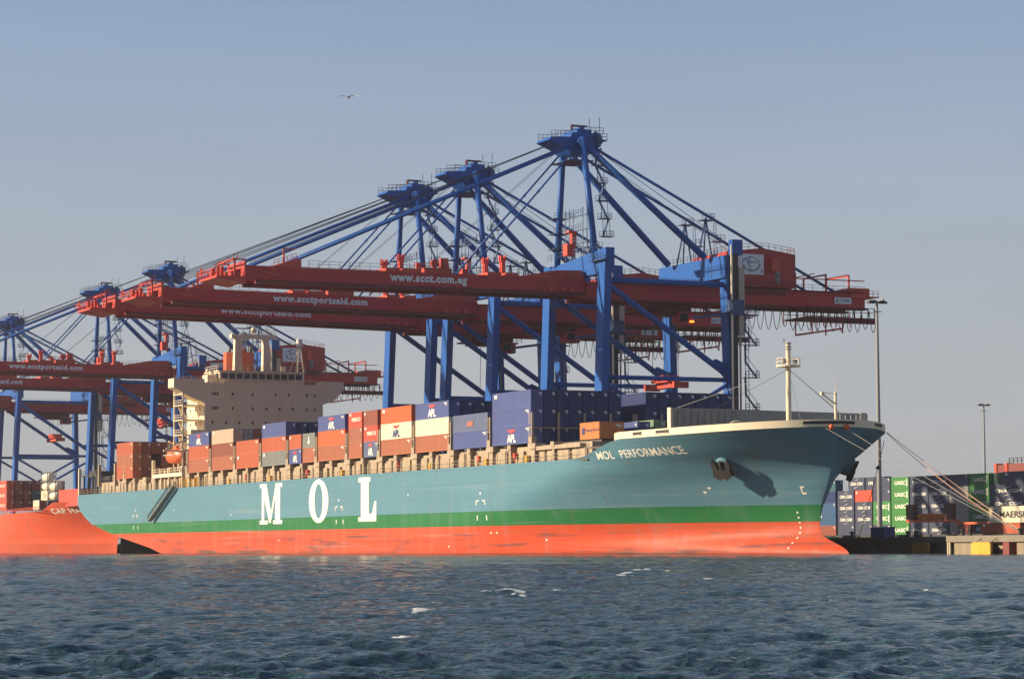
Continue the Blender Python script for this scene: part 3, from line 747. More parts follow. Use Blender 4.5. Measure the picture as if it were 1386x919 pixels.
# accommodation block
acc = MB(); acc.box(-23.3, -10.24, 7.05, 35.1, 14.46, 38.1); ACC = acc.build('deckhouse', M['cream'], ship, at=(-17, 21, 14.5))
w = MB()
for z, ys in ((35.6, (13.6, 18.3, 23.75, 26.9, 31.2, 33.1)), (32.4, (13.6, 18.3, 21.6, 24.7, 27.8, 31.2, 33.1)), (29.2, (8.9, 12.1, 15.2, 18.3, 21.4, 24.5))):
    for y in ys: w.box(-10.25, -10.19, y - .22, y + .22, z - .3, z + .36)
for z in (35.6, 32.4):
    for dy in (0, .55, 1.1): w.box(-10.25, -10.2, 8.75 + dy, 9.15 + dy, z - .3, z + .4)
for i, z in enumerate((35.4, 32.2, 29, 26, 23)):
    for s in (-13.5, -17, -20.5): w.box(s - .25, s + .25, 7.0, 7.06, z - .35, z + .35)
for k, q in enumerate([(w.v[i * 8:(i + 1) * 8]) for i in range(len(w.v) // 8)]):
    m = MB(); m.hexa(q[:4], q[4:]); m.build('window', M['window_grey'], ACC, at=q[0])
for z in (27.6, 30.8, 34.0, 37.2):
    m = MB(); m.box(-10.24, -10.19, 7.05, 35.1, z - .07, z + .07); m.build('deck_line', M['cream'], ACC, at=(-10.2, 21, z))
for y in (14.6, 25.4, 34.2): m = MB(); m.tube((-10.12, y, 14.5), (-10.12, y, 38), .09, 6); m.build('drain_pipe', M['cream'], ACC, at=(-10.1, y, 15))
for y0, y1, in ((7.05, -.1), (35.1, 40.1)):
    sg = -1 if y1 < y0 else 1
    poly = [(y0, 33.6), (y0 + sg * 2.6, 34.5), (y1, 36.9), (y1, 38.9), (y0, 38.9)]
    wing = MB(); wing.prism(poly, 0, -14.6, -10.28); wing.build('bridge_wing', M['cream'], ship, at=(-12, y0, 37))
wh = MB(); wh.box(-21, -11.2, 10.8, 30.9, 38.1, 41.0); wh.box(-21.4, -10.9, 10.4, 31.3, 40.75, 41.0); WH = wh.build('wheelhouse', M['cream'], ship, at=(-16, 21, 38))
for k in range(11):
    y0 = 11.3 + k * 1.76
    m = MB(); m.box(-11.22, -11.13, y0, y0 + 1.42, 39.05, 40.35); m.build('window', M['glass'], WH, at=(-11.2, y0, 39))
for k in range(3):
    m = MB(); m.box(-14.4 - 2.4 * k, -12.6 - 2.4 * k, 10.72, 10.82, 39.05, 40.35); m.build('window', M['glass'], WH, at=(-13.5, 10.75, 39))
r = MB(); r.rail([(-11, 10.6, 41.0), (-11, 31.1, 41.0)], 1.1, 1.7, .05); r.rail([(-11, 10.6, 41.0), (-21, 10.6, 41.0)], 1.1, 1.7, .05); r.rail([(-10.6, 0.2, 38.9), (-10.6, 10, 38.9)], .5, 2, .04)
r.rail([(-10.35, 8.5, 38.1), (-10.35, 34.9, 38.1)], 1.0, 1.5, .05)
r.build('roof_railing', M['cream'], ship, at=(-12, 20, 41))
f = MB(); f.prism([(-24.2, 16.6), (-24.2, 21.4), (-23.2, 22.3), (-21, 22.3), (-20.0, 20.9), (-20.0, 17.0), (-21, 15.6), (-23.2, 15.6)], 2, 38, 45.8); FUN = f.build('funnel', M['funnel'], ship, at=(-25, 19, 38))
f = MB(); f.tube((-22.5, 19.8, 45.8), (-22.5, 19.8, 48.2), 1.15, 16)
pp = [(-22.5, 19.8, 48.2), (-22.7, 19.9, 48.9), (-23.4, 20.3, 49.5), (-24.5, 21, 49.8)]
for a, b_ in zip(pp, pp[1:]): f.tube(a, b_, 1.12, 16)
f.build('exhaust_pipe', M['silver'], FUN, smooth=True, at=(-22.5, 19.8, 46))
f = MB(); f.tube((-23, 22.2, 45.8), (-23, 22.2, 47.8), .45, 10); f.tube((-23, 17, 45.8), (-23, 17, 47.0), .4, 10); f.build('exhaust_pipe', M['steel_grey'], FUN, smooth=True, at=(-23, 22, 46))
# radar mast
f = MB(); f.hexa([(-14.8, 15.0, 41), (-13.2, 15.0, 41), (-13.2, 16.9, 41), (-14.8, 16.9, 41)], [(-14.6, 15.2, 49), (-13.4, 15.2, 49), (-13.4, 16.5, 49), (-14.6, 16.5, 49)])
f.hexa([(-14.8, 21.8, 41), (-13.2, 21.8, 41), (-13.2, 23.7, 41), (-14.8, 23.7, 41)], [(-14.6, 21.9, 49), (-13.4, 21.9, 49), (-13.4, 23.2, 49), (-14.6, 23.2, 49)])
f.box(-14.8, -13.2, 14.3, 24.9, 48.5, 49.4)
for k in range(9): f.box(-13.25, -13.1, 15.5, 16.3, 41.8 + k * .8, 41.9 + k * .8)
RM = f.build('radar_mast', M['cream'], ship, at=(-14, 19, 41))
f = MB(); f.tube((-14, 17.3, 49.4), (-14, 17.3, 50.6), .12, 6); f.box(-14.15, -13.85, 15.3, 19.3, 50.6, 50.85); f.build('radar_scanner', M['steel_grey'], RM, at=(-14, 17.3, 50))
f = MB(); f.ball((-13.6, 19.6, 50.3), .75, 10, 8); f.tube((-13.6, 19.6, 49.4), (-13.6, 19.6, 50), .25, 8); f.build('radar_dome', M['cream'], RM, smooth=True, at=(-13.6, 19.6, 50))
for y in (14.6, 22.6, 23.6, 24.6): f = MB(); f.tube((-14, y, 49.4), (-14, y, 51.2 + (y % 2)), .05, 5); f.build('aerial', M['steel_grey'], RM, at=(-14, y, 49))
f = MB(); f.rail([(-13.3, 21, 49.4), (-13.3, 24.8, 49.4)], 1, 1, .04); f.build('railing', M['steel_grey'], RM, at=(-14, 23, 49))
f = MB()
for a, b_ in (((-11.5, 29.0), (-12, 29.7)), ((-11.5, 30.9), (-12, 30.3)), ((-13.2, 30.0), (-12.4, 30.0))): f.tube((a[0], a[1], 41), (b_[0], b_[1], 46.9), .12, 6)
for k in range(7): z = 41.5 + k * .8; f.tube((-11.6, 29.15 + k * .07, z), (-11.6, 30.8 - k * .07, z + .4), .06, 4); f.tube((-11.6, 30.8 - k * .07, z + .4), (-11.6, 29.2 + k * .07, z + .8), .06, 4)
f.tube((-12, 27.6, 41), (-12, 29.6, 45.6), .11, 6)
LM = f.build('lattice_mast', M['cream'], ship, at=(-12, 30, 41))
f = MB(); f.tube((-12, 30, 46.8), (-12, 30, 48.5), .72, 14); f.build('satellite_drum', M['white'], LM, at=(-12, 30, 47))
for y, z in ((8.6, 40.0), (9.7, 39.6)):
    f = MB(); f.tube((-13, y, 38.1), (-13, y, z + .6), .1, 6); f.ball((-13, y, z + .9), .42, 10, 8); f.build('satellite_dome', M['white'], ship, smooth=True, at=(-13, y, 38))
f = MB(); f.box(-16, -12.2, 8.3, 10.4, 38.1, 40.0); f.build('roof_locker', M['cream'], ship, at=(-14, 10, 39))
f = MB(); f.tube((-13.2, 25.6, 41), (-13.2, 25.6, 43), .4, 8); f.build('vent_pipe', M['cream'], ship, at=(-13.2, 25.6, 41))
f = MB(); f.box(-14, -13, 26.2, 27.2, 41, 42.3); f.build('roof_locker', M['cream'], ship, at=(-14, 26.2, 41))
# outside stairs and platforms on the near side of the block
f = MB()
for z in (23.0, 26.3, 29.6, 32.9, 35.4):
    f.box(-17.5, -10.6, 2.0, 7.0, z, z + .18); f.rail([(-17.5, 2.05, z + .18), (-10.65, 2.05, z + .18), (-10.65, 7, z + .18)], 1.1, 1.4, .05)
for z in (23.0, 26.3, 29.6): f.beam((-12, 3.2, z + .1), (-16.5, 3.2, z + 3.3), .9, .12, (0, 1, 0))
for s, t in ((-10.8, 2.2), (-17.3, 2.2)): f.box(s - .14, s + .14, t - .14, t + .14, 17, 36.6)
f.box(-11.2, -10.6, 4.0, 6.9, 14.46, 27.5); f.beam((-10.9, 4, 25.8), (-10.9, -1.6, 23.2), .3, .3); f.beam((-10.9, -2.2, 22.8), (-10.9, 6, 22.8), .45, .4)
f.build('stair_platforms', M['cream'], ship, at=(-13, 4, 25))
# lifeboat and its platform
def lifeboat():
    st = [(-21.6, .05, .2), (-20.6, .75, .7), (-18.5, 1.3, 1.0), (-15.5, 1.45, 1.1), (-13, 1.25, 1.0), (-11.6, .8, .75), (-10.8, .1, .3)]
    m = MB(); n = 14; vs = []; fs = []
    for s, w, h in st:
        for i in range(n):
            a = 2 * math.pi * i / n; vs.append((s, 2.0 + w * math.cos(a), 21.7 + (1.75 if math.sin(a) > 0 else 1.55) * h * math.sin(a)))
    for j in range(len(st) - 1):
        for i in range(n): a = j * n + i; b_ = j * n + (i + 1) % n; fs.append((a, b_, b_ + n, a + n))
    m.add(vs, fs)
    o = m.build('lifeboat', M['lifeboat'], smooth=True, at=(-16, 2, 20)); tag(o, 'orange enclosed lifeboat hanging beside the white deckhouse of the teal ship', 'lifeboat')
    k = MB(); k.box(-15.2, -13.2, 1.4, 2.6, 23.2, 24.0); k.build('cockpit', M['lifeboat'], o, at=(-14, 2, 23.5))
    k = MB(); k.tube((-20, .55, 22.0), (-12, .55, 22.0), .07, 6); k.build('grab_line', M['white'], o, at=(-16, .6, 22))
    k = MB()
    for s in (-18.5, -13.6): k.box(s - .2, s + .2, .65, .75, 22.1, 22.5)
    k.build('window', M['glass'], o, at=(-16, .7, 22))
lifeboat()
f = MB()
for s in (-20.2, -12.2): f.beam((s, 4.2, 17.8), (s, 4.4, 24.0), .45, .45); f.beam((s, 4.4, 24.0), (s, 1.8, 25.2), .4, .4); f.tube((s, 2.0, 25.1), (s, 2.0, 23), .05, 5)
f.build('davit', M['cream'], ship, at=(-16, 4, 18))
f = MB(); f.box(-27.8, -5.4, .3, 4.4, 17.1, 17.9); f.rail([(-27.8, .4, 17.9), (-5.4, .4, 17.9)], 1.1, 1.6, .05)
for s in (-27.6, -22, -16, -11, -6): f.box(s - .18, s + .18, .5, .85, 14.46, 17.1)
f.box(-28.2, -27.7, .3, 1.0, 17, 21.2)
f.build('boat_platform', M['cream'], ship, at=(-16, 2, 17))
for _ in range(26):
    s = random.uniform(-27, -7); t = random.uniform(1, 4); hh = random.uniform(.4, 1.7); w_ = random.uniform(.3, 1.0); f = MB(); f.box(s, s + w_, t, t + w_, 17.9, 17.9 + hh); f.build('deck_locker', M[random.choice(['beige', 'cream', 'white', 'beige'])], ship, at=(s, 2, 18))
for _ in range(14):
    s = random.uniform(-10, 10); f = MB(); f.tube((s, 1.0, 14.46), (s, 1.0, 16.6), .12, 6); f.build('yellow_post', M['yellow'], ship, at=(s, 1, 15))
# gangway
g = empty('gangway', (-25.4, -.9, 7.2), 'grey accommodation ladder slung down the teal side below the lifeboat', 'gangway')
f = MB(); A, B = Vector((-7.6, -.9, 14.7)), Vector((-25.6, -.9, 7.4)); f.beam(A, B, 1.0, .25); f.build('stair_flight', M['steel_grey'], g, at=(-16, -.9, 11))
for dy in (-.5, .5):
    f = MB(); f.tube(A + Vector((0, dy, 1.1)), B + Vector((0, dy, 1.1)), .09, 6); f.tube(A + Vector((0, dy, .6)), B + Vector((0, dy, .6)), .07, 6)
    for i in range(15): p = A.lerp(B, i / 14); f.tube(p + Vector((0, dy, 0)), p + Vector((0, dy, 1.1)), .06, 4)
    f.build('handrail', M['steel_dark'], g, at=(-16, -.9 + dy, 12))
f = MB()
for i in range(30): p = A.lerp(B, (i + .5) / 30); f.box(p.x - .22, p.x + .22, -1.36, -.44, p.z + .1, p.z + .17)
f.build('steps', M['steel_dark'], g, at=(-16, -.9, 11))
# stern: mooring deck frames
f = MB(); f.box(-90.9, -90.3, 0.1, .7, 14.46, 21); f.build('stern_post', M['cream'], ship, at=(-90.6, .4, 15))
f = MB(); f.box(-90, -76, 4, 37, 14.46, 18.8); f.box(-88.5, -82, 2.2, 8, 18.8, 20.3)  # solid dark boxes stand in for the shaded mooring deck interior
for s in (-88, -84, -80, -76): f.box(s, s + .4, .6, 1.0, 14.46, 19.3)
f.box(-90, -75.5, .6, 1.0, 19.0, 19.3); f.rail([(-90, .7, 19.3), (-76, .7, 19.3)], 1.1, 1.6, .05)
f.build('stern_frame_shade', M['steel_dark'], ship, at=(-83, 20, 15))
f = MB()
for s in (-74.8, -60.5): f.box(s, s + .8, .6, 1.3, 16.2, 21.5)
f.tube((-67, 4, 16), (-67, 4, 22), .5, 8); f.tube((-67, 4, 22), (-67, 4, 26), .14, 6); f.box(-68.5, -65.5, 3.5, 4.5, 21.5, 22.1); f.box(-70, -64, 3, 6, 17, 19.0)
f.build('stern_posts', M['beige'], ship, at=(-67, 2, 17))
f = MB(); f.rail([(-75, .8, 17.4), (-60, .8, 17.4)], 1.1, 1.4, .05); f.box(-73, -60, 9, 33, 17.4, 20.6); f.build('stern_lashing', M['steel_dark'], ship, at=(-67, 10, 17))

# foremast, breakwater, foredeck gear
f = MB(); f.tube((226, 20, 16.2), (226, 20, 29.2), .42, 14, .36); f.tube((226, 20, 29.2), (226, 20, 30.7), .36, 12); f.hexa([(224.9, 19.1, 16.2), (227.1, 19.1, 16.2), (227.1, 20.9, 16.2), (224.9, 20.9, 16.2)], [(225.5, 19.5, 18.4), (226.5, 19.5, 18.4), (226.5, 20.5, 18.4), (225.5, 20.5, 18.4)])
FM = f.build('foremast', M['cream'], ship, smooth=False, at=(226, 20, 16))
f = MB(); f.tube((226, 20, 27.1), (226, 20, 27.35), 1.75, 16)
for i in range(12):
    a = 2 * math.pi * i / 12; b_ = 2 * math.pi * (i + 1) / 12
    p = Vector((226 + 1.7 * math.cos(a), 20 + 1.7 * math.sin(a), 27.35)); q_ = Vector((226 + 1.7 * math.cos(b_), 20 + 1.7 * math.sin(b_), 27.35))
    f.tube(p, p + Vector((0, 0, 1)), .05, 4); f.tube(p + Vector((0, 0, 1)), q_ + Vector((0, 0, 1)), .05, 4); f.tube(p + Vector((0, 0, .5)), q_ + Vector((0, 0, .5)), .04, 4)
f.build('crow_platform', M['cream'], FM, at=(226, 20, 27))
f = MB()
for z in (29.6, 30.0, 30.5): f.tube((226, 20, z), (226, 20, z + .12), .5, 10)
f.tube((225.5, 19.6, 30.7), (225.5, 19.6, 31.2), .1, 6)
for y in (19.1, 20.9): f.box(226.2, 226.6, y - .25, y + .25, 27.6, 28.2)
f.build('mast_lights', M['steel_grey'], FM, at=(226, 20, 30))
f = MB()
for e in ((201, 14, 22), (234, 27, 17.6), (238, 15, 18.5), (220, 3, 17), (221, 37, 17)): f.tube((226, 20, 26.8), e, .035, 4)
f.build('stay_wires', M['steel_grey'], FM, at=(226, 20, 26))
f = MB(); f.tube((238.4, 20.4, 16.2), (238.4, 20.4, 22.8), .2, 10); f.tube((238.4, 20.4, 22.8), (238.4, 20.4, 24.6), .06, 6); f.beam((238.4, 20.2, 21.2), (238.4, 18.2, 22.5), .22, .22); f.tube((238.4, 20.4, 22.6), (238.4, 18.2, 22.6), .05, 5); f.box(238.2, 238.6, 18.0, 18.5, 22.3, 22.8)
f.build('bow_mast', M['cream'], ship, at=(238.4, 20.4, 16))
f = MB(); f.box(209.6, 210, 9.2, 20.1, 15.5, 21.75); f.build('breakwater', M['breakwater'], ship, at=(210, 15, 16))
f = MB()
for k in range(9): f.box(210.0, 210.25, 10.2 + k * 1.15, 10.35 + k * 1.15, 16, 21.5)
f.build('breakwater_stiffeners', M['breakwater'], ship, at=(210, 15, 16))
f = MB(); f.box(209.3, 210.3, 8.85, 9.2, 16, 21.8); f.build('breakwater_edge', M['cream'], ship, at=(210, 9, 16))
f = MB(); f.hexa([(209.7, 20.1, 15.5), (210.1, 20.1, 15.5), (213, 40.5, 15.5), (212.6, 40.5, 15.5)], [(209.7, 20.1, 21.7), (210.1, 20.1, 21.7), (213, 40.5, 21.3), (212.6, 40.5, 21.3)]); f.build('breakwater', M['breakwater'], ship, at=(211, 30, 16))
def winch(s, t, name='mooring_winch', m='steel_grey'):
    f = MB(); f.tube((s, t - 1.2, 17.4), (s, t + 1.2, 17.4), .8, 14); f.box(s - 1, s + 1, t - 1.5, t - 1.3, 16.2, 18.2); f.box(s - 1, s + 1, t + 1.3, t + 1.5, 16.2, 18.2); f.tube((s, t - 1.25, 17.4), (s, t - 1.15, 17.4), 1.3, 16); f.tube((s, t + 1.15, 17.4), (s, t + 1.25, 17.4), 1.3, 16)
    f.build(name, M[m], ship, at=(s, t, 16.2))
for s, t in ((214, 10), (219, 14), (221, 24), (229, 17), (230, 25), (216, 22)): winch(s, t)
f = MB()
for k in range(14):
    a = math.pi * k / 13; a2 = math.pi * (k + 1) / 13
    if k < 13: f.tube((222, 13.6 + 1.7 * math.cos(a), 17.3 + 2.0 * math.sin(a)), (222, 13.6 + 1.7 * math.cos(a2), 17.3 + 2.0 * math.sin(a2)), .16, 6)
f.build('chain_guard', M['cream'], ship, at=(222, 13.6, 17))
f = MB()
for k in range(5): f.tube((231 + k * .7, 21 + k * .5, 17.8), (231 + k * .7, 22.2 + k * .5, 18.9), .1, 6); f.tube((231 + k * .7, 22.2 + k * .5, 18.9), (231.3 + k * .7, 23 + k * .5, 17.8), .1, 6)
f.box(215.5, 217.5, 12, 14.5, 17.6, 18.5); f.rail([(236, 19, 18), (236, 24, 18)], 1, .7, .09); f.rail([(214, 13, 17.4), (214, 17, 17.4)], 1, .7, .07)
f.build('yellow_railings', M['yellow'], ship, at=(230, 20, 17))
f = MB(); f.rail([(237, 22, 18.2), (237, 26.4, 18.2)], 1.6, .8, .09); f.box(237, 237.3, 25.2, 26.2, 17.5, 20.0)
f.build('bow_platform', M['breakwater'], ship, at=(237, 24, 18))
f = MB()
for k in range(9): f.tube((227 + .2 * k, 21.5 + .8 * k, 17.2), (227 + .2 * k, 21.9 + .8 * k, 18.4), .09, 5); f.tube((227 + .2 * k, 21.9 + .8 * k, 18.4), (227 + .2 * k, 22.3 + .8 * k, 17.2), .09, 5)
f.build('chain_stopper_rails', M['beige'], ship, at=(228, 25, 17))
# anchors
def anchor(side):
    s0, z0 = 225.2, 12.9
    h = half(s0, z0); t0 = 20 + side * h
    nrm = Vector((.42, side * .80, -.42)).normalized(); along = Vector((.9, -side * .44, 0)).normalized(); dn = nrm.cross(along); dn = dn if dn.z < 0 else -dn
    c = Vector((s0, t0, z0))
    bol = MB(); bol.tube(c - nrm * 1.5, c + nrm * .8, 1.6, 20, 1.35); bol.tube(c + nrm * .79, c + nrm * .95, 1.35, 20, 1.1)
    B = bol.build('anchor_bolster', M['hull'], ship, smooth=False, at=(c.x, c.y, 0))
    e = c + nrm * .95
    a = MB()
    def pl(poly, d0, d1):
        n = len(poly); vs = [e + along * (u * .84) + dn * (w * .84) + nrm * (d0 * .8) for u, w in poly] + [e + along * (u * .84) + dn * (w * .84) + nrm * (d1 * .8) for u, w in poly]
        a.add(vs, [tuple(range(n - 1, -1, -1)), tuple(range(n, 2 * n))] + [(i, (i + 1) % n, n + (i + 1) % n, n + i) for i in range(n)])
    pl([(-1.7, .35), (1.7, .35), (1.9, 1.5), (.7, 2.3), (0, 1.8), (-.7, 2.3), (-1.9, 1.5)], -.25, .65)       # crown
    for k in (-1, 1): pl([(k * .75, .5), (k * 1.75, .5), (k * 2.0, -.6), (k * 1.55, -1.5), (k * 1.0, -.7)][::k], .05, .5)   # flukes
    a.tube(e + dn * 1.2 + nrm * .2, e - dn * .9 + nrm * .1, .36, 8)
    a.build('anchor', M['anchor'], B, at=(e.x, e.y, e.z))
M['anchor'] = paint('rusty_anchor', (0.018, 0.014, 0.013), 0.7, 0.4, 0.6)
anchor(-1); anchor(1)

# ------------------------------------------------------------------ containers on the teal ship
CH, CW, CP = 2.83, 2.13, 2.3
GRP = 'containers on the teal ship'
bays = {0: [('red_brown', None), ('red', None), ('blue', 'eagle_white')],
        1: [('red_brown', None), ('dark_red', None), ('beige', 'code')],
        2: [('red', 'code'), ('red', None)],
        3: [('grey', 'code'), ('red', None), ('blue', 'code')],
        5: [('red_brown', None), ('orange_red', None), ('blue', 'eagle_white')],
        7: [('red_brown', None), ('white', 'eagle_navy'), ('orange_red', 'code')],
        8: [('red_brown', None), ('white', None), ('blue', 'eagle_white')],
        9: [('blue', None), ('grey_blue', 'rustpatch')],
        10: [('blue', 'eagle_white'), ('blue', None), ('blue', 'code')]}
TIER = {2: ['lower', 'upper'], 3: ['bottom', 'middle', 'top']}
NB = ['nearest the deckhouse', 'next but one to the deckhouse', 'third from the deckhouse', 'fourth from the deckhouse', '', 'sixth from the deckhouse', '', 'eighth from the deckhouse',
      'ninth from the deckhouse', 'tenth from the deckhouse', 'at the front before the bow']
DET = {'eagle_white': ' with white letters', 'eagle_navy': ' with dark letters', 'rustpatch': ' with a rust patch', 'code': '', None: '', 'fesco': ' with white slanted lettering', 'anchor': ' with white emblem', 'hapag': ' with dark lettering'}
bay_x = lambda i: B0 + .3 + i * BP + (0.35 if i > 8 else 0)
for i, lst in bays.items():
    L = 15.1 if i == 10 else 14.9 if i == 8 else 14.4 if i in (0, 1, 2, 3) else 14.5
    for k, (c_, m_) in enumerate(lst):
        container(bay_x(i), .35, 17.58 + k * CH, L, CW, CH - .04, c_, m_, '%s container%s, %s of the near-side stack %s' % (CNAME(c_), DET[m_], TIER[len(lst)][k], NB[i]), GRP)
short = {(4, 0): [('blue', 'eagle_white'), ('red', 'code')], (4, 1): [('red_brown', None), ('grey', 'anchor')],
         (6, 0): [('red_brown', None), ('brown', None), ('bright_red', 'fesco')], (6, 1): [('grey_blue', 'eagle_white'), ('bright_red', 'fesco'), ('dark_red', 'code')]}
for (i, h), lst in short.items():
    x = bay_x(i) + h * 7.75
    for k, (c_, m_) in enumerate(lst):
        container(x, .35, 17.58 + k * CH, 6.95, CW, CH - .04, c_, m_, 'short %s container, %s of the %s half-length stack %s' % (CNAME(c_), TIER[len(lst)][k], ['left', 'right'][h],
                  'fifth from the deckhouse' if i == 4 else 'seventh from the deckhouse'), GRP)
# inner columns whose ends show
inner = [(1, 2, [(1, 'pale_grey'), (2, 'brown'), (3, 'pale_grey'), (4, 'grey')], 'beyond the beige container'),
         (3, 2, [(k, 'navy') for k in range(1, 5)], 'beyond the plain blue one above red and grey'),
         (5, 2, [(k, 'navy') for k in range(1, 5)], 'beyond the lettered blue one left of the half-length stacks'),
         (8, 2, [(k, 'navy') for k in range(1, 5)], 'beyond the lettered blue one above cream white')]
for i, k, cols, what in inner:
    L = 14.9 if i == 8 else 14.4
    for j, (c, c_) in enumerate(cols):
        container(bay_x(i), .35 + c * CP, 17.58 + k * CH, L, CW, CH - .04, c_, None, '%s top-tier container, %s one inward %s' % (CNAME(c_), ORD[j], what), GRP)
for c in range(1, 7):
    for k in range(3):
        container(bay_x(10), .35 + c * CP, 17.58 + k * CH, 15.1, CW, CH - .04, 'navy', None, 'navy container end, %s tier, %s column right of the big stack\'s lit corner' % (TIER[3][k], ORD[c - 1]), GRP)
for c in range(7):
    for k in range(3):
        container(bay_x(10), 20.7 + c * CP, 17.58 + k * CH, 15.1, CW, CH - .04, 'navy', 'code' if c == 0 else None, 'navy container end, %s tier, %s column of the far block behind the breakwater' % (TIER[3][k], ORD[c]), GRP)
container(191.4, 3.0, 17.6, 6.75, 4.2, 2.55, 'orange', 'hapag', 'orange short container with dark lettering alone ahead of the blue stacks', GRP)
container(192.6, 9.0, 17.6, 6.6, CW, 2.6, 'blue', None, 'short blue container just right of the orange one on the foredeck', GRP)
container(190.5, 12.6, 17.9, 7.0, CW, 2.7, 'pale_green', 'tex', 'short pale green container with white letters behind the bow bulwark', GRP)
container(190.5, 15.1, 17.9, 7.0, CW, 2.6, 'navy', None, 'dark navy short container just beyond the pale green one', GRP)
# stack behind the deckhouse
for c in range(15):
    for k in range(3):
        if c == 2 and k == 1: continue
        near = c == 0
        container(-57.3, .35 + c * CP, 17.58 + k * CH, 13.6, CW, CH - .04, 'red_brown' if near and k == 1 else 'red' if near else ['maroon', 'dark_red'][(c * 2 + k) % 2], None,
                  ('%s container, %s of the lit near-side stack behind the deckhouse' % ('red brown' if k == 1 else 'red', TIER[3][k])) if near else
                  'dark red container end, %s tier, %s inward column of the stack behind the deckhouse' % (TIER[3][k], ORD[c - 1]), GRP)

# ------------------------------------------------------------------ the red ship astern
S2 = Vector((-200, 20, 0))
ship2 = empty('cargo_ship', S2, 'bright red ship moored behind the teal ship, its bow hidden by the teal stern', 'ship')
NOSE2 = [(-2, -126.5), (0, -125.8), (4, -124.5), (8, -120), (14, -110)]
START2 = [(-2, -215), (0, -212), (4, -206), (8, -197), (12, -184), (14, -178)]
EXP2 = [(-2, 1.25), (4, 1.15), (8, 1.0), (12, .8), (14, .72)]
def half2(s, z):
    a, b = lerp_tab(START2, z), lerp_tab(NOSE2, z); u = min(1, max(0, (s - a) / (b - a))); return 15.5 * (1 - u * u) ** lerp_tab(EXP2, z)
def top2(s): return float(np.interp(s, [-300, -200, -192, -150, -144, -110], [9.6, 9.6, 10.8, 11.4, 13.6, 13.6]))
m = MB(); N = 70; nz = 12
for side in (-1, 1):
    base = len(m.v)
    for j in range(nz + 1):
        for i in range(N + 1):
            w = i / N; w = math.sin(w * math.pi / 2)
            stp = -420 + (-110 + 420) * w; z = -2 + (top2(stp) + 2) * j / nz
            s = -420 + (lerp_tab(NOSE2, z) + 420) * w
            m.v.append((s, 20 + side * half2(s, z), z))
    for j in range(nz):
        for i in range(N):
            a = base + j * (N + 1) + i; f = (a, a + 1, a + N + 2, a + N + 1); m.f.append(f if side < 0 else f[::-1])
m.build('hull', M['hull_red'], ship2, smooth=True, at=(-200, 20, 0))
d = MB(); d.box(-420, -200, 5.0, 35, 9.0, 9.4); [d.prism([(s_, 20 - half2(s_, z_) + .4) for s_ in S_] + [(s_, 20 + half2(s_, z_) - .4) for s_ in S_[::-1]], 2, z_, z_ + .3) for S_, z_ in (((-200, -190, -180, -170, -160, -146), 9.0), ((-146, -140, -134, -128, -122, -118), 12.2))]; d.build('deck', M['maroon_deck'] if 'maroon_deck' in M else M['deck'], ship2, at=(-200, 20, 9))
v, f_ = text2d('CAP HARRIET', .02, 1.1); m = MB()
m.add([(-148 + 27 * a, 20 - half2(-148 + 27 * a, 10.6 + 1.4 * b_) - .1, 10.6 + 1.4 * b_) for a, b_ in v], f_); m.build('ship_name', M['white'], ship2, at=(-135, 6, 11))
f = MB(); f.rail([(-198, 4.9, 9.6), (-240, 4.9, 9.6)], 1.2, 2, .1); f.rail([(-190, 4.9, 11), (-150, 5.1, 11.5)], 1, 3, .1)
for s in range(-240, -196, 4): f.box(s, s + .5, 5.2, 5.7, 9.4, 12.2)
f.build('railing', M['scarlet_rail'] if 'scarlet_rail' in M else M['bright_red'], ship2, at=(-200, 5, 10))
f = MB(); f.box(-145.4, -124, 9.5, 30.5, 12.4, 16.9); f.build('forecastle_house', M['bright_red'], ship2, at=(-130, 20, 12.5))
GR2 = 'containers on the red ship'
h2 = 2.78
for k in range(3):
    container(-205, 6.2, 12.25 + k * h2, 14.6, CW, h2 - .04, 'scarlet', 'sud', 'scarlet container with white lettering, %s of the lit stack at the left edge' % TIER[3][k], GR2)
cols = ['maroon', 'teal', 'dark_red', 'maroon', 'dark_red', 'maroon']
for c in range(1, 7):
    for k in range(3):
        cc = 'orange' if (c == 5 and k == 2) or (c == 6 and k == 2) else 'teal' if (c in (3, 4) and k == 1) else ['maroon', 'dark_red'][(c + k) % 2]
        container(-205, 6.2 + c * 2.45, 12.25 + k * h2, 14.6, CW, h2 - .04, cc, None, '%s container end, %s tier, %s column right of the scarlet lettered stack' % (CNAME(cc), TIER[3][k], ORD[c - 1]), GR2)
TK = 'tank and white containers on the red ship'
def tank_container(x, y, z, label):
    t = empty('tank_container', (x, y, z), label, 'tank container', TK)
    f = MB(); L, W, H = 7, 2.4, 2.6
    for a in (0, L):
        for b_ in (0, W): f.box(x + a - .1, x + a + .1, y + b_ - .1, y + b_ + .1, z, z + H)
        for zz in (.05, H - .1): f.box(x + a - .1, x + a + .1, y, y + W, z + zz, z + zz + .12)
    for b_ in (0, W):
        for zz in (.05, H - .1): f.box(x, x + L, y + b_ - .06, y + b_ + .06, z + zz, z + zz + .12)
    f.build('frame', M['steel_grey'], t, at=(x, y, z))
    f = MB(); f.tube((x + .3, y + W / 2, z + H / 2), (x + L - .3, y + W / 2, z + H / 2), 1.12, 18); f.ball((x + L - .3, y + W / 2, z + H / 2), 1.12, 14, 8, (.3, 1, 1)); f.build('tank', M['c_white'], t, smooth=True, at=(x, y, z))
tank_container(-182, 14, 20.0, 'white tank in a frame, topmost of the pale stack on the red ship')
tank_container(-182, 14, 17.4, 'white tank in a frame, second from top on the red ship, left one')
tank_container(-173.5, 14, 17.2, 'white tank in a frame right of the other tanks on the red ship')
tank_container(-173.5, 14, 14.6, 'white tank in a frame tucked against the red forecastle of the red ship')
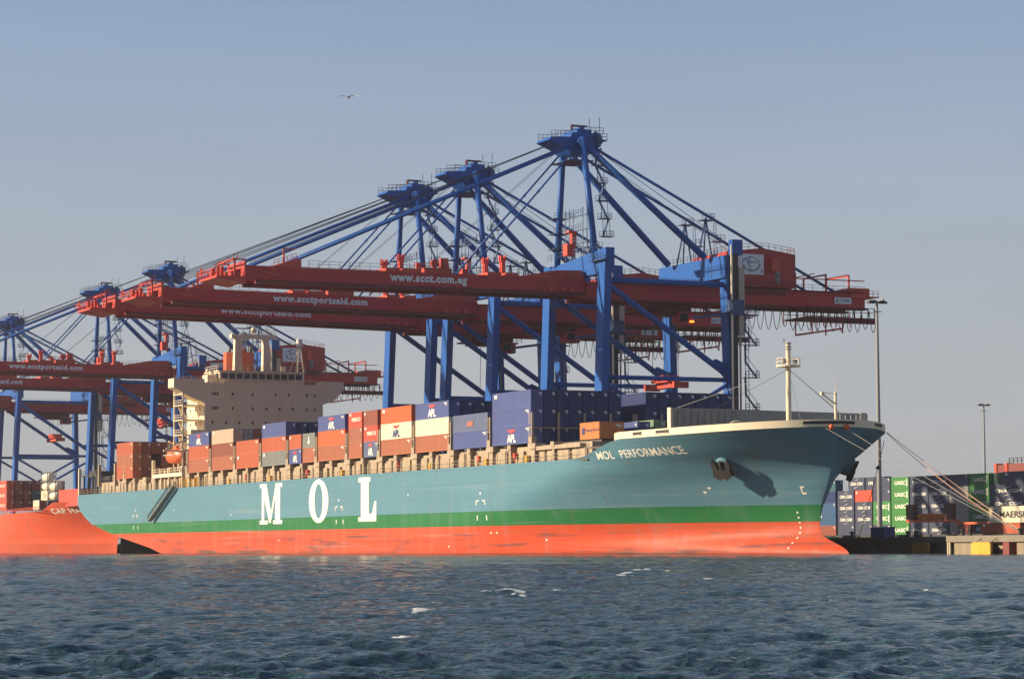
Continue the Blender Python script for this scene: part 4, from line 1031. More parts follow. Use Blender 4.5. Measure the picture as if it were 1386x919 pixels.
container(-182, 14, 14.8, 7, 2.4, 2.6, 'white', 'grey_text', 'white container with grey lettering below the white tanks', TK)
container(-182, 14.2, 12.1, 7, 2.4, 2.6, 'slate', None, 'dark container low under the pale tank stack on the red ship', TK)
container(-167, 8, 11.9, 6.5, 2.3, 2.6, 'white', 'code', 'white container with pinkish end standing low before the tanks', TK, doormat='brown')
for k, (x, y, z, cc, lb) in enumerate(((-172, 26, 17.2, 'slate', 'dark slate container at the right of the red ship\'s cargo'), (-168, 29, 17.6, 'maroon', 'maroon container, topmost beside the teal ship\'s stern post'), (-160, 29, 16.6, 'red', 'lit red container end just left of the teal ship\'s stern post'))):
    container(x, y, z, 7, 2.4, 2.7, cc, None, lb, GR2)

# ------------------------------------------------------------------ container yard at right
GY = 'containers stacked in the yard behind the bow'
YH = 2.72; YZ = 3.45; YT = 160
def ystack(s, L, items, lab, t=YT, z0=0):
    n = len(items)
    for k, it in enumerate(items):
        if it is None: continue
        c_, m_ = it
        det = {'swoosh': ' with white lettering', 'uasc': ' with white letters', 'star': ' with pale blue emblem', 'grey_text': ' with grey lettering', 'code': '', None: ''}[m_]
        pos = 'ground-level' if (k == 0 and z0 == 0) else 'topmost' if k == n - 1 else ['', 'second up', 'third up', 'fourth up'][k] if z0 == 0 else 'upper row'
        container(s, t, YZ + (k + z0) * YH, L, CW, YH - .04, c_, m_, '%s container%s, %s %s' % (CNAME(c_), det, pos, lab), GY)
W_ = 7.55
ystack(-1.40, W_, [('dark_red', None), ('sky_blue', 'code'), ('sky_blue', None), ('navy', None), ('teal', None)], 'in the stack half hidden behind the ship\'s stem')
ystack(7.10, 7.4, [('slate', None), ('slate', 'swoosh'), ('slate', 'swoosh'), ('slate', 'swoosh')], 'in the four-high stack right of the stem')
ystack(15.10, 7.5, [('slate', None), ('slate', 'swoosh'), ('slate', 'swoosh'), ('bright_red', 'code')], 'in the red-topped stack left of the lamp mast')
for x_, L_, nm in ((-7.6, 7.5, 'left'), (0.5, 8.5, 'right')):
    for k, (c_, m_) in enumerate([('slate', None), ('navy', None), ('slate', None), ('slate', 'swoosh'), ('slate', 'swoosh')]):
        container(x_, 172, YZ + k * 2.9, L_, CW, 2.86, c_, m_, '%s container, %s in the %s rear stack behind the red-topped one' % (CNAME(c_), ['ground-level', 'second up', 'third up', 'fourth up', 'topmost'][k], nm), GY)
ystack(23.10, 7.5, [('slate', None), ('green', 'uasc'), ('green', 'uasc'), ('slate', None), ('slate', None)], 'in the stack just behind the lamp mast')
ystack(31.10, 7.4, [('green', 'uasc')] * 5, 'in the all-green stack right of the lamp mast')
ystack(39.10, 7.3, [('slate', 'swoosh')] * 5, 'in the dark stack beside the five-high green one')
ystack(46.80, 7.9, [('slate', 'swoosh')] * 5, 'in the dark stack beside the grey one')
ystack(55.10, 7.6, [('pale_grey', None), ('pale_grey', None), ('pale_grey', 'grey_text'), ('pale_grey', None), ('slate', None)], 'in the pale grey stack')
ystack(63.20, 7.5, [('teal', 'uasc'), ('green', 'uasc'), ('green', 'uasc'), ('green', 'uasc'), ('green', 'uasc')], 'in the right-hand green stack')
ystack(71.0, 7.5, [('dark_green', None)], 'beside the tallest green container', t=161, z0=4)
ystack(74.0, 13.4, [None, None, ('slate', 'swoosh'), ('slate', 'swoosh')], 'in the long stack above the white lettered container', t=158)
ystack(79.0, 13.4, [('slate', 'code')], 'on the long dark stack at the photo\'s right edge', t=158, z0=4)
container(99.9, 140, 5.85, 14.4, CW, 3.3, 'white', 'star', 'long cream white container with pale blue emblem and black letters', GY)
container(96.6, 140.2, YZ, 14.0, CW, 2.36, 'red', 'code', 'plain red container on the ground under the long white one', GY)
# flat racks
def flat_rack(x, y, z, L, load, label, H=2.9):
    t = empty('flat_rack', (x, y, z), label, 'flat rack', 'flat racks in the yard')
    f = MB(); f.box(x, x + L, y, y + 2.3, z, z + .55); f.build('platform', M['c_orange_red'], t, at=(x, y, z))
    for a in (0, L - 3.0):
        f = MB(); f.box(x + a, x + a + 3.0, y, y + 1.2, z + .55, z + H); f.build('end_wall', M['c_umber'], t, at=(x + a, y, z))
    if load:
        for k in range(22): a = random.uniform(3.7, L - 4.2); zz = random.uniform(.6, 1.5); f = MB(); f.box(x + a, x + a + .5, y + .2, y + .8, z + zz, z + zz + .25); f.build('lashing_block', M['yellow'], t, at=(x + a, y, z))
        f = MB(); f.box(x + 3.6, x + L - 3.6, y + .8, y + 2.2, z + .55, z + 1.9); f.build('rack_load', M['c_orange_red'], t, at=(x, y, z))
flat_rack(52.9, 150, 6.35, 18.2, True, 'orange flat rack with dark end walls and bright lashing gear before the dark stacks', 4.0)
def low_rack(x, y, label):
    t = empty('flat_rack', (x, y, YZ), label, 'flat rack', 'flat racks in the yard')
    f = MB(); f.box(x, x + 12.5, y, y + 2.3, YZ + 2.3, YZ + 2.8); f.build('platform', M['c_orange_red'], t, at=(x, y, YZ + 2.3))
    f = MB(); f.box(x + .4, x + 3.9, y + .2, y + 2.2, YZ, YZ + 2.3); f.build('end_wall', M['c_maroon'], t, at=(x, y, YZ))
    f = MB(); f.box(x + 4.6, x + 5.0, y, y + .4, YZ, YZ + 2.3); f.box(x + 12, x + 12.4, y, y + .4, YZ, YZ + 2.3); f.build('leg', M['c_maroon'], t, at=(x + 4.6, y, YZ))
low_rack(73.0, 150, 'low orange flat rack on dark legs before the green stack')
# straddle carrier tops far behind
t = empty('straddle_carrier', (0, 215, YZ), 'red yard machine whose top shows above the dark containers at right', 'yard machine')
f = MB()
for s in (-7.6, -2.9): f.box(s, s + 1.0, 215, 217, YZ, 21.9)
f.build('leg', M['bright_red'], t, at=(40, 215, YZ))
f = MB(); f.box(-6.6, -2.9, 215.3, 216.8, 19.4, 21.5); f.box(-1.9, 9, 215.3, 216.8, 19.4, 21.7); f.build('frame', M['c_maroon'], t, at=(48, 216, 19))
f = MB(); f.rail([(-1.5, 215.4, 21.7), (9, 215.4, 21.7)], 1.4, 1.8, .12); f.build('railing', M['steel_dark'], t, at=(50, 215.4, 21))
t = empty('cable_cabinet', (171, 69, QZ), 'dark blue cabinet at the foot of the tall lamp mast', 'cabinet')
f = MB(); f.box(170.4, 174.6, 68, 70.2, QZ, QZ + 1.75); f.build('body', M['c_navy'], t, at=(172, 69, QZ))
f = MB(); f.box(170.3, 174.7, 67.9, 70.3, QZ + 1.75, QZ + 1.9); f.build('lid', M['steel_dark'], t, at=(172, 69, QZ + 1.8))

# ------------------------------------------------------------------ lamp masts
def lamp_mast(s, t, zt, r, label, w=2.6):
    e = empty('lamp_mast', (s, t, QZ), label, 'lamp mast', 'tall lamp masts on the quay')
    f = MB(); f.tube((s, t, QZ), (s, t, zt), r, 12, r * .45); f.build('pole', M['pole'], e, at=(s, t, QZ))
    f = MB(); f.box(s - .15, s + .15, t - w, t + w, zt - .1, zt + .1); f.box(s - w * 1.4, s + w * 1.4, t - .15, t + .15, zt - .1, zt + .1); f.box(s - .1, s + .1, t - w * .6, t + w * .6, zt - 1.9, zt - 1.75); f.build('crossarm', M['pole'], e, at=(s, t, zt))
    for dy in (-w, -w * .55, w * .55, w):
        f = MB(); f.hexa([(s - .5, t + dy - .4, zt - .45), (s + .5, t + dy - .4, zt - .45), (s + .5, t + dy + .4, zt - .45), (s - .5, t + dy + .4, zt - .45)], [(s - .3, t + dy - .25, zt - .05), (s + .3, t + dy - .25, zt - .05), (s + .3, t + dy + .25, zt - .05), (s - .3, t + dy + .25, zt - .05)]); f.build('lamp_head', M['steel_dark'], e, at=(s, t + dy, zt))
lamp_mast(170.2, 70, 43.2, .48, 'tallest grey lamp mast, rising behind the bow tip of the teal ship', 1.5)
lamp_mast(-63.4, 250, 40.4, .45, 'thin grey lamp mast behind the green container stacks at right', 1.6)
lamp_mast(7.0, 85, 46.3, .35, 'small lamp mast seen under the crane girders between blue legs', 1.2)
lamp_mast(-213, 60, 38, .32, 'thin lamp mast at left behind the stack beside the deckhouse', 1.2)

# ------------------------------------------------------------------ quay cranes
GC = 'ship to shore cranes'
def crane(s0, tilt, label, words=None, word_t=None, near=True, trolley_t=66.0):
    O = Vector((s0, 59.5, QZ))
    root = empty('gantry_crane', O, label, 'crane', GC)
    X = lambda a: s0 + a
    WT, LT, HS, WS = 46.0, 73.0, 12.2, 3.1
    blue, red = M['crane_blue'], M['boom_red']
    # legs
    for a in (-1, 1):
        c0 = X(a * HS)
        f = MB(); x0, x1 = c0 - WS / 2, c0 + WS / 2
        f.hexa([(x0, 44.2, QZ + 3), (x1, 44.2, QZ + 3), (x1, 45.45, QZ + 3), (x0, 45.45, QZ + 3)], [(x0, 46.1, 56), (x1, 46.1, 56), (x1, 47.6, 56), (x0, 47.6, 56)])
        f.build('leg', blue, root, at=(c0, 45, QZ))
        f = MB(); f.hexa([(x0 + .1, 73.4, QZ + 3), (x1 - .1, 73.4, QZ + 3), (x1 - .1, 74.8, QZ + 3), (x0 + .1, 74.8, QZ + 3)], [(x0 + .1, 72.0, 56.5), (x1 - .1, 72.0, 56.5), (x1 - .1, 73.5, 56.5), (x0 + .1, 73.5, 56.5)])
        f.build('leg', blue, root, at=(c0, 73, QZ))
        # portal bars and diagonals of this side frame
        f = MB(); f.tube((c0, 45.9, 33), (c0, 73.3, 33), .44, 12); f.build('portal_beam', blue, root, smooth=True, at=(c0, 60, 33))
        f = MB(); f.tube((c0, 47, 51.35), (c0, 72.6, 51.35), .54, 12); f.build('tie_beam', blue, root, smooth=True, at=(c0, 60, 51))
        f = MB(); f.tube((c0, 47.5, 50.4), (c0, 72.4, 34.2), .58, 12); f.tube((c0, 45.3, 32.6), (c0, 58.8, 25), .38, 10); f.tube((c0, 73.6, 32.6), (c0, 60.2, 25), .38, 10); f.hexa([(c0 - .3, 69.3, 36.4), (c0 + .3, 69.3, 36.4), (c0 + .3, 72.6, 33), (c0 - .3, 72.6, 33)], [(c0 - .3, 70.2, 37), (c0 + .3, 70.2, 37), (c0 + .3, 72.6, 36), (c0 - .3, 72.6, 36)])
        f.build('brace', blue, root, smooth=False, at=(c0, 60, 42))
    for t in (44.8, 74.1):
        f = MB(); f.box(X(-HS - 5), X(HS + 5), t - .8, t + .8, QZ + 2.2, QZ + 4.6)
        f.build('sill_beam', blue, root, at=(s0, t, QZ + 3))
        f = MB()
        for a in (-HS - 3.5, -HS, HS, HS + 3.5): f.box(X(a - 1.4), X(a + 1.4), t - .5, t + .5, QZ + .5, QZ + 2.2); [f.tube((X(a + w_), t - .35, QZ + .4), (X(a + w_), t + .35, QZ + .4), .38, 10) for w_ in (-1, 0, 1)]
        f.build('bogie', M['steel_dark'], root, at=(s0, t, QZ))
    # transverse top beams
    f = MB(); f.hexa([(X(-HS - 1.6), 46.2, 53.0), (X(HS + 1.6), 46.2, 52.6), (X(HS + 1.6), 48.0, 52.6), (X(-HS - 1.6), 48.0, 53.0)], [(X(-HS - 1.6), 46.2, 55.4), (X(HS + 1.6), 46.2, 57.4), (X(HS + 1.6), 48.0, 57.4), (X(-HS - 1.6), 48.0, 55.4)])
    f.v = f.v[:]; WB = f.build('cross_beam', blue, root, at=(s0, 47, 55))
    f = MB(); f.box(X(-HS - 1.5), X(HS + 1.5), 71.6, 73.8, 52.6, 56.9); LB = f.build('cross_beam', blue, root, at=(s0, 72.7, 55))
    f = MB(); f.rail([(X(-HS), 46.3, 57), (X(HS), 46.3, 57.3)], 1.2, 1.5, .05); f.box(X(HS - 3.5), X(HS + 2.6), 45.2, 46.2, 55.0, 55.15); f.rail([(X(HS - 3.5), 45.2, 55.1), (X(HS + 2.6), 45.2, 55.1)], 1.1, 1.2, .05); f.build('railing', M['crane_blue_dark'], WB, at=(s0, 46, 57))
    f = MB(); f.rail([(X(-HS), 71.7, 56.9), (X(HS), 71.7, 56.9)], 1.2, 1.5, .05)
    f.build('railing', M['crane_blue_dark'], LB, at=(s0, 72, 57))
    # main girder (landside) and boom (waterside), twin boxes
    f = MB()
    for a in (-1, 1):
        x0, x1 = sorted((X(a * 4.6), X(a * 3.1)))
        f.box(x0, x1, 46.5, 108.5, 48.6, 51.7)
    f.box(X(-4.4), X(4.4), 106.5, 108.6, 49.2, 51.5)
    for t in (56, 66, 77, 88, 98): f.box(X(-3.1), X(3.1), t, t + .9, 50.4, 51.5)
    G = f.build('main_girder', red, root, at=(s0, 78, 50))
    f = MB()
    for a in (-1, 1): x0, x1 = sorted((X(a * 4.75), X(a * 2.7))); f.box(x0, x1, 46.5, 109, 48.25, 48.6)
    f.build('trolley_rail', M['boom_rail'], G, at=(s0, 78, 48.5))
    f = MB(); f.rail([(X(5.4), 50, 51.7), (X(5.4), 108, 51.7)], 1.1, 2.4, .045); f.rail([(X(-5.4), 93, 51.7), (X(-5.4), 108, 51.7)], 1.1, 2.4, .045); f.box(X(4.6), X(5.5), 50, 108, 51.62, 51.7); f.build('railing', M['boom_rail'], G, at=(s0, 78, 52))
    f = MB()
    for k in range(17):   # festoon cable loops
        t0 = 79.5 + k * 1.85; pts = []
        for i in range(9): u = i / 8; pts.append((X(5.2), t0 + 1.85 * u, 48.1 - 4.4 * 4 * u * (1 - u) * (1 if k % 5 else .85)))
        f.path(pts, .07, 4)
    f.build('festoon_cable', M['black'], G, at=(s0, 95, 46))
    # rear maintenance platform
    f = MB(); f.box(X(-4.5), X(5.0), 95, 110.5, 46.3, 46.6)
    for t in [95 + 1.55 * k for k in range(11)]:
        for x in (-4.5, 5.0): f.box(X(x) - .08, X(x) + .08, t - .08, t + .08, 45.6, 48.6)
    for z in (47.6, 48.5): f.box(X(4.9), X(5.05), 95, 110.5, z, z + .12); f.box(X(-4.55), X(-4.4), 95, 110.5, z, z + .12)
    f.box(X(4.8), X(5.0), 95, 110.5, 45.4, 46.3)
    f.build('rear_platform', M['boom_rail'], G, at=(s0, 103, 46))
    f = MB()
    for t in (96, 103): 
        for x in (-1.5, 5): f.box(X(x) - .1, X(x) + .1, t - .1, t + .1, 43.4, 46.3)
    for x in (-1.5, 5): f.beam((X(x), 96, 43.3), (X(x), 103, 44.4), .3, .35)
    f.box(X(-1.5), X(5), 95.85, 96.15, 43.2, 43.5); f.box(X(-1.5), X(5), 102.85, 103.15, 44.2, 44.5); f.tube((X(5), 96, 46.2), (X(5), 97.5, 43.5), .06, 4)
    f.build('hanging_frame', M['bright_red'], G, at=(s0, 100, 44))
    # rear handling frames on the girder end
    f = MB()
    for t in (92.5, 99.5, 104.8): f.box(X(4.2), X(4.5), t, t + .3, 51.7, 55.2 - (t - 92) * .02); f.box(X(-4.5), X(-4.2), t, t + .3, 51.7, 55.2); f.box(X(-4.5), X(4.5), t, t + .3, 54.9, 55.2)
    f.box(X(4.2), X(4.5), 91.5, 108.5, 54.0, 54.2); f.beam((X(4.35), 92.6, 54.2), (X(4.35), 97, 55.2), .2, .2); f.beam((X(4.35), 99.6, 54.2), (X(4.35), 104.8, 55.2), .2, .2)
    f.box(X(-4.5), X(4.8), 105, 109.5, 50.6, 52.6); f.rail([(X(4.9), 109, 51.0), (X(4.9), 111.5, 51.0)], 1.1, 1.2, .06); f.box(X(-4), X(5), 108.6, 111.6, 50.8, 51.0)
    f.build('rear_frame', M['bright_red'], G, at=(s0, 100, 53))
    f = MB(); f.box(X(4.82), X(4.87), 101.3, 105.2, 49.3, 50.6); f.build('capacity_plate', M['letter_grey'], G, at=(s0, 103, 50))
    f = MB(); put_text(f, '65 T SWL', '+x', 101.6, 104.9, 49.6, 50.3, X(4.885), .02); f.build('lettering', M['black_letter'], G, at=(s0, 103, 50))
    # boom
    bh = Vector((s0, 46.2, 50.6)); tl = math.tan(tilt)
    zz = lambda t: 50.6 + (46.2 - t) * tl
    def seg(f, x0, x1, t0, t1, d0, d1):
        f.hexa([(x0, t0, zz(t0) + d0), (x1, t0, zz(t0) + d0), (x1, t1, zz(t1) + d0), (x0, t1, zz(t1) + d0)], [(x0, t0, zz(t0) + d1), (x1, t0, zz(t0) + d1), (x1, t1, zz(t1) + d1), (x0, t1, zz(t1) + d1)])
    f = MB()
    for a in (-1, 1):
        x0, x1 = sorted((X(a * 4.6), X(a * 3.1)))
        seg(f, x0, x1, -21.8, 46.2, -1.0, 1.55)
    for t in range(-20, 46, 9): seg(f, X(-3.1), X(3.1), t, t + .8, .4, 1.4)
    BM = f.build('boom', red, root, at=bh)
    f = MB()
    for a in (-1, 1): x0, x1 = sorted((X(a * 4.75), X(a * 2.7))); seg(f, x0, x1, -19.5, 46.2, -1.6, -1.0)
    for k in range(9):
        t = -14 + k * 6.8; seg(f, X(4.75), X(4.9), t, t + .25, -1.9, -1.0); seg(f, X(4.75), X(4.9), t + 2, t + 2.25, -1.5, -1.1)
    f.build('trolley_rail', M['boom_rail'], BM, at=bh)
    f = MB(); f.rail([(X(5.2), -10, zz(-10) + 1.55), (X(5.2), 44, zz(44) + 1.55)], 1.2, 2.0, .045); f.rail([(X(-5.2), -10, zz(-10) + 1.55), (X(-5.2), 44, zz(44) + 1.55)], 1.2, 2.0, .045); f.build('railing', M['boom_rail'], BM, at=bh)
    # tip: end portal, walkway and stair rails
    zt = zz(-22)
    f = MB()
    for a in (-1, 1):
        x0, x1 = sorted((X(a * 4.9), X(a * 2.9))); f.box(x0, x1, -22.2, -21.8, zt - 1.7, zt + 2.3)
    f.box(X(-2.9), X(2.9), -22.2, -21.8, zt + 1.1, zt + 2.3)
    for x in (4.9, -4.7): f.box(X(x) - .15, X(x) + .15, -24.2, -23.9, zt - 1.2, zt + 2.6); f.box(X(x) - .15, X(x) + .15, -24.2, -21.8, zt + 2.4, zt + 2.65)
    f.box(X(-4.9), X(4.9), -24.2, -23.9, zt + 2.35, zt + 2.65)
    f.build('boom_tip', M['bright_red'], BM, at=(s0, -22, zt))
    f = MB(); f.hexa([(X(-5), -27.5, zt - .9), (X(5), -27.5, zt - .9), (X(5), -22.2, zt - 1.7), (X(-5), -22.2, zt - 1.7)], [(X(-5), -27.5, zt - .5), (X(5), -27.5, zt - .5), (X(5), -22.2, zt - .5), (X(-5), -22.2, zt - .5)])
    f.rail([(X(5), -22.4, zt - .5), (X(5), -28, zt - .5), (X(-5), -28, zt - .5), (X(-5), -22.4, zt - .5)], 1.2, 1.2, .07)
    f.rail([(X(4.6), -27.6, zt + .2), (X(4.6), -23.4, zt + 2.6)], 1.1, 1.0, .06); f.rail([(X(2), -27.6, zt + .2), (X(2), -23.4, zt + 2.4)], 1.1, 1.0, .06)
    f.tube((X(-4), -27.5, zt), (X(-4), -27.5, zt + 1.6), .2, 6)
    for k in range(9): f.box(X(-4 + k), X(-3.4 + k), -26.6 + .4 * (k % 3), -26 + .4 * (k % 3), zt - .5, zt + .2 + .35 * (k % 4))
    f.build('tip_walkway', M['bright_red'], BM, at=(s0, -25, zt))
    # brackets and latch posts on the boom
    def bracket(t0, t1, h):
        for a in (-1, 1):
            f = MB(); x0, x1 = sorted((X(a * 4.65), X(a * 2.9))); z = zz(t1) + 1.55
            f.hexa([(x0, t0, z), (x1, t0, z), (x1, t1, z), (x0, t1, z)], [(x0, t1 - 1.2, z + h), (x1, t1 - 1.2, z + h), (x1, t1, z + h), (x0, t1, z + h)]); f.build('stay_bracket', M['bright_red'], BM, at=(x0, t1, z))
        f = MB(); f.rail([(X(4.7), t0, zz(t0) + 1.6), (X(4.7), t1 - 1, zz(t1) + 1.55 + h)], 1.0, 1.0, .06)
        f.box(X(4.2), X(4.4), t1 - 3.4, t1 - 3.1, zz(t1) + 1.55, zz(t1) + 5.0); f.box(X(4.2), X(4.4), t1 - 3.4, t1 - 1, zz(t1) + 4.8, zz(t1) + 5.0)
        f.build('bracket_rail', M['bright_red'], BM, at=(s0, t1, zz(t1) + 2))
    bracket(-16.5, -11.2, 1.5); 
    for t, h in ((6.6, 2.2), (9.9, 3.3), (27.2, 3.4), (30.8, 3.9)):
        f = MB()
        for a in (-.35, .35):
            f.box(X(a) - .2, X(a) + .2, t - .15, t + .6, zz(t) + 1.55, zz(t) + 1.6 + h); f.box(X(a) - .2, X(a) + .2, t - .35, t - .15, zz(t) + .9 + h, zz(t) + 2.0 + h); f.box(X(a) - .2, X(a) + .2, t + .6, t + .8, zz(t) + .9 + h, zz(t) + 2.0 + h)
        f.box(X(-4.6), X(4.6), t - 1.2, t + 1.55, zz(t) + 1.55, zz(t) + 2.15)
        f.build('latch_post', M['bright_red'], BM, at=(s0, t, zz(t) + 2))
    f = MB(); f.box(X(-4.6), X(4.7), 13.2, 18.6, zz(16) + 1.55, zz(16) + 2.5); f.tube((X(4.2), 15.2, zz(16) + 3.3), (X(4.7), 15.2, zz(16) + 3.3), .8, 12); f.box(X(3.9), X(4.5), 16.4, 18, zz(16) + 2.5, zz(16) + 4.4); f.box(X(3.9), X(4.3), 11.6, 12.6, zz(16) + 1.55, zz(16) + 3.4); f.rail([(X(4.7), 11, zz(16) + 2.3), (X(4.7), 19, zz(16) + 2.3)], 1.0, 1.0, .07)
    f.build('sheave_block', M['bright_red'], BM, at=(s0, 16, zz(16) + 2))
    f = MB(); f.hexa([(X(-4.7), 32, zz(37) + 1.55), (X(4.7), 32, zz(37) + 1.55), (X(4.7), 46, zz(44) + 1.55), (X(-4.7), 46, zz(44) + 1.55)], [(X(-4.7), 40, zz(40) + 3.0), (X(4.7), 40, zz(40) + 3.0), (X(4.7), 45.6, zz(44) + 3.2), (X(-4.7), 45.6, zz(44) + 3.2)])
    for t in (39, 41.4, 43.4): f.tube((X(4.6), t, zz(t) - .6), (X(5.0), t, zz(t) - .6), .5, 10)
    f.beam((X(4.72), 37.8, zz(38) + 1.6), (X(4.72), 39.8, zz(40) - .9), .15, .25); f.beam((X(4.72), 36.6, zz(38) + .4), (X(4.72), 40.6, zz(40) - 1.0), .15, .2)
    f.build('hinge', M['bright_red'], BM, at=(s0, 42, 52))
    f = MB(); f.beam((X(4.72), -17.0, zz(-17) + 1.7), (X(4.72), -16.4, zz(-17) + .6), .12, .25); f.beam((X(4.72), -18.2, zz(-17) + .5), (X(4.72), -15.6, zz(-17) - .1), .12, .2); f.build('cable_hook', M['lifeboat'], BM, at=(s0, -17, zz(-17)))
    if words:
        t0, t1 = word_t
        v, ff = text2d(words, .05, 1.15); f = MB()
        f.add([(X(4.6) + .03, t0 + (t1 - t0) * a, zz(t0 + (t1 - t0) * a) - .75 + 1.85 * b_) for a, b_ in v], ff)
        f.build('lettering', M['letter_grey'], BM, at=bh)
    # A-frame
    for a in (-1, 1):
        f = MB(); f.tube((X(a * 8.6), 46.6, 55.5), (X(a * 4.3), 46, 79.5), .62, 14); f.build('mast_leg', blue, root, smooth=True, at=(X(a * 6), 46, 66))
        f = MB(); f.tube((X(a * 4.2), 46.8, 78), (X(a * 7.6), 70.6, 57), .66, 12); f.build('back_leg', blue, root, smooth=True, at=(X(a * 6), 58, 68))
        f = MB(); f.tube((X(a * 4.0), 47.5, 78.2), (X(a * 4.2), 101.5, 51.8), .30, 10); f.build('back_stay', blue, root, smooth=True, at=(X(a * 4), 74, 65))
        f = MB(); f.tube((X(a * 3.8), 44.5, 78.0), (X(a * 3.9), -11.4, zz(-11.4) + 3.2), .29, 10); f.tube((X(a * 3.8), -11.4, zz(-11.4) + 3.0), (X(a * 3.8), -12.5, zz(-12) + 2), .45, 8); f.build('fore_stay', blue, root, smooth=True, at=(X(a * 4), 16, 65))
        f = MB(); f.tube((X(a * 3.0), 45.0, 77.4), (X(a * 3.4), 22.5, zz(22) + 2), .19, 8)
        for u in (.35, .7): p = Vector((X(a * 3.0), 45.0, 77.4)).lerp(Vector((X(a * 3.4), 22.5, zz(22) + 2)), u); f.ball(p, .32, 8, 6)
        f.build('inner_stay', blue, root, smooth=True, at=(X(a * 3), 34, 65))
    f = MB()
    for a, tt in ((-2.2, -20.5), (-1.2, -19), (1.2, -20), (2.2, -18.5)): f.tube((X(a), 43, 79.2), (X(a), tt, zz(tt) + 2.4), .075, 4)
    for a in (-.8, .8): f.tube((X(a), 44, 78.5), (X(a), 14, zz(14) + 2), .05, 4)
    for a in (-1.5, 1.5): f.tube((X(a), 49, 78.5), (X(a), 82, 59), .06, 4)
    f.build('hoist_rope', M['wire'], root, at=(s0, 20, 66))
    # head
    f = MB(); f.prism([(39.6, 78.9), (40.0, 79.5), (44.2, 79.7), (44.4, 80.6), (50.6, 80.6), (51.0, 79.0), (49.4, 76.9), (44.4, 76.5), (43.2, 77.4)], 0, X(-3.0), X(3.0))
    HD = f.build('mast_head', blue, root, at=(s0, 46, 79))
    f = MB(); f.tube((X(-4.6), 46, 78.6), (X(4.6), 46, 78.6), .85, 14); f.box(X(-3), X(3), 45.5, 48.5, 80.6, 81.3); f.tube((X(-2.5), 46.8, 81.3), (X(2.5), 46.8, 81.3), .6, 12); f.build('sheaves', blue, HD, at=(s0, 46, 79))
    f = MB()
    for x in (2.9, -2.9): f.rail([(X(x), 40, 79.5), (X(x), 44, 79.7)], 1.2, .9, .06); f.rail([(X(x), 44.2, 80.6), (X(x), 51.2, 80.6)], 1.2, .9, .06); f.rail([(X(x + .7), 48.6, 79.4), (X(x + .7), 51.6, 79.4)], 1.2, .9, .06)
    f.box(X(-3.7), X(3.7), 49, 51.6, 79.2, 79.4); f.rail([(X(4.2), 43.2, 75.2), (X(4.2), 48.4, 75.2)], .8, 1.2, .05); f.box(X(-4.2), X(4.2), 43.2, 48.4, 75.05, 75.2); f.tube((X(3), 50.3, 80.6), (X(3), 50.3, 83.8), .07, 4); f.tube((X(2), 48.6, 80.6), (X(2), 48.6, 83.6), .07, 4)
    for k in range(10): f.box(X(-3 + .7 * k), X(-2.5 + .7 * k), 49.5, 50.2, 78 + (k % 3) * .6, 79.6 + (k % 4) * .5)
    f.build('railing', M['crane_blue_dark'], HD, at=(s0, 46, 80))
    f = MB(); f.box(X(-.2), X(.2), 45.6, 45.95, 80.6, 82.3); f.box(X(-.2), X(.2), 45.6, 49, 82.2, 82.55); f.box(X(.5), X(1), 46.3, 47, 80.8, 81.6); f.build('hoist_beam', M['c_maroon'], HD, at=(s0, 47, 81))
    # mast stairs
    f = MB()
    for k, z in enumerate((60, 63.5, 67, 70.5, 74)):
        t = 48.6 - (z - 60) * .02
        x = X(8.4 - (z - 58) * .19)
        f.box(x - .7, x + .9, t - .6, t + 1.7, z, z + .12); f.rail([(x - .7, t - .6, z), (x - .7, t + 1.7, z), (x + .9, t + 1.7, z), (x + .9, t - .6, z)], 1.1, .9, .045)
        f.beam((x, t + (1.3 if k % 2 else -.2), z), (x - .6, t + (-.2 if k % 2 else 1.3), z + 3.5), .7, .1, (1, 0, 0))
        f.tube((x + .4, t + 1.2, z), (x, t + 1.2, z + 3.5), .06, 4); f.tube((x + .4, t - .2, z), (x, t - .2, z + 3.5), .06, 4)
    for k, z in enumerate((59, 62, 65)): f.box(X(-9.5), X(-6.5), 45.0, 48.3, z, z + .12); f.rail([(X(-6.5), 45.0, z), (X(-6.5), 49.4, z)], 1.1, .9, .05)
    for xx in (-5.5, -4, -2.6, 1, 2.5, 3.6): f.tube((X(xx), 47.5 + .1 * xx, 56.5), (X(xx), 47.5 + .1 * xx, 66.5), .09, 5)
    for z in (59.5, 62, 64.8): f.box(X(-9), X(4), 47.2, 47.4, z, z + .14); f.rail([(X(-6), 46.4, z), (X(3.6), 46.4, z)], 1.1, 1.1, .045)
    f.build('mast_stairs', M['crane_blue_dark'], root, at=(s0, 48, 60))
    f = MB(); f.box(X(-3.4), X(-1.5), 45.4, 47.2, 57.3, 59.6); f.box(X(-2.4), X(-1.4), 46.4, 47.4, 59.6, 61.8); f.box(X(-3.2), X(-1.4), 45.8, 47.6, 61.8, 62.1); f.build('control_cabin', M['bright_red'], root, at=(X(-2.5), 46, 58))
    # machinery house
    f = MB(); x0, x1 = X(-8.6), X(5.9)
    f.prism([(76.6, 52.4), (77.6, 51.9), (91.8, 51.9), (91.8, 58.6), (84.3, 59.6), (76.6, 58.7)], 0, x0, x1); H = f.build('machinery_house', M['house_red'], root, at=(s0, 84, 52))
    f = MB(); f.box(x1, x1 + .06, 78.9, 84.6, 54.3, 58.3); f.build('sign_board', M['letter_grey'], H, at=(x1, 82, 56))
    f = MB(); cy, cz = 81.8, 56.35; n = 26
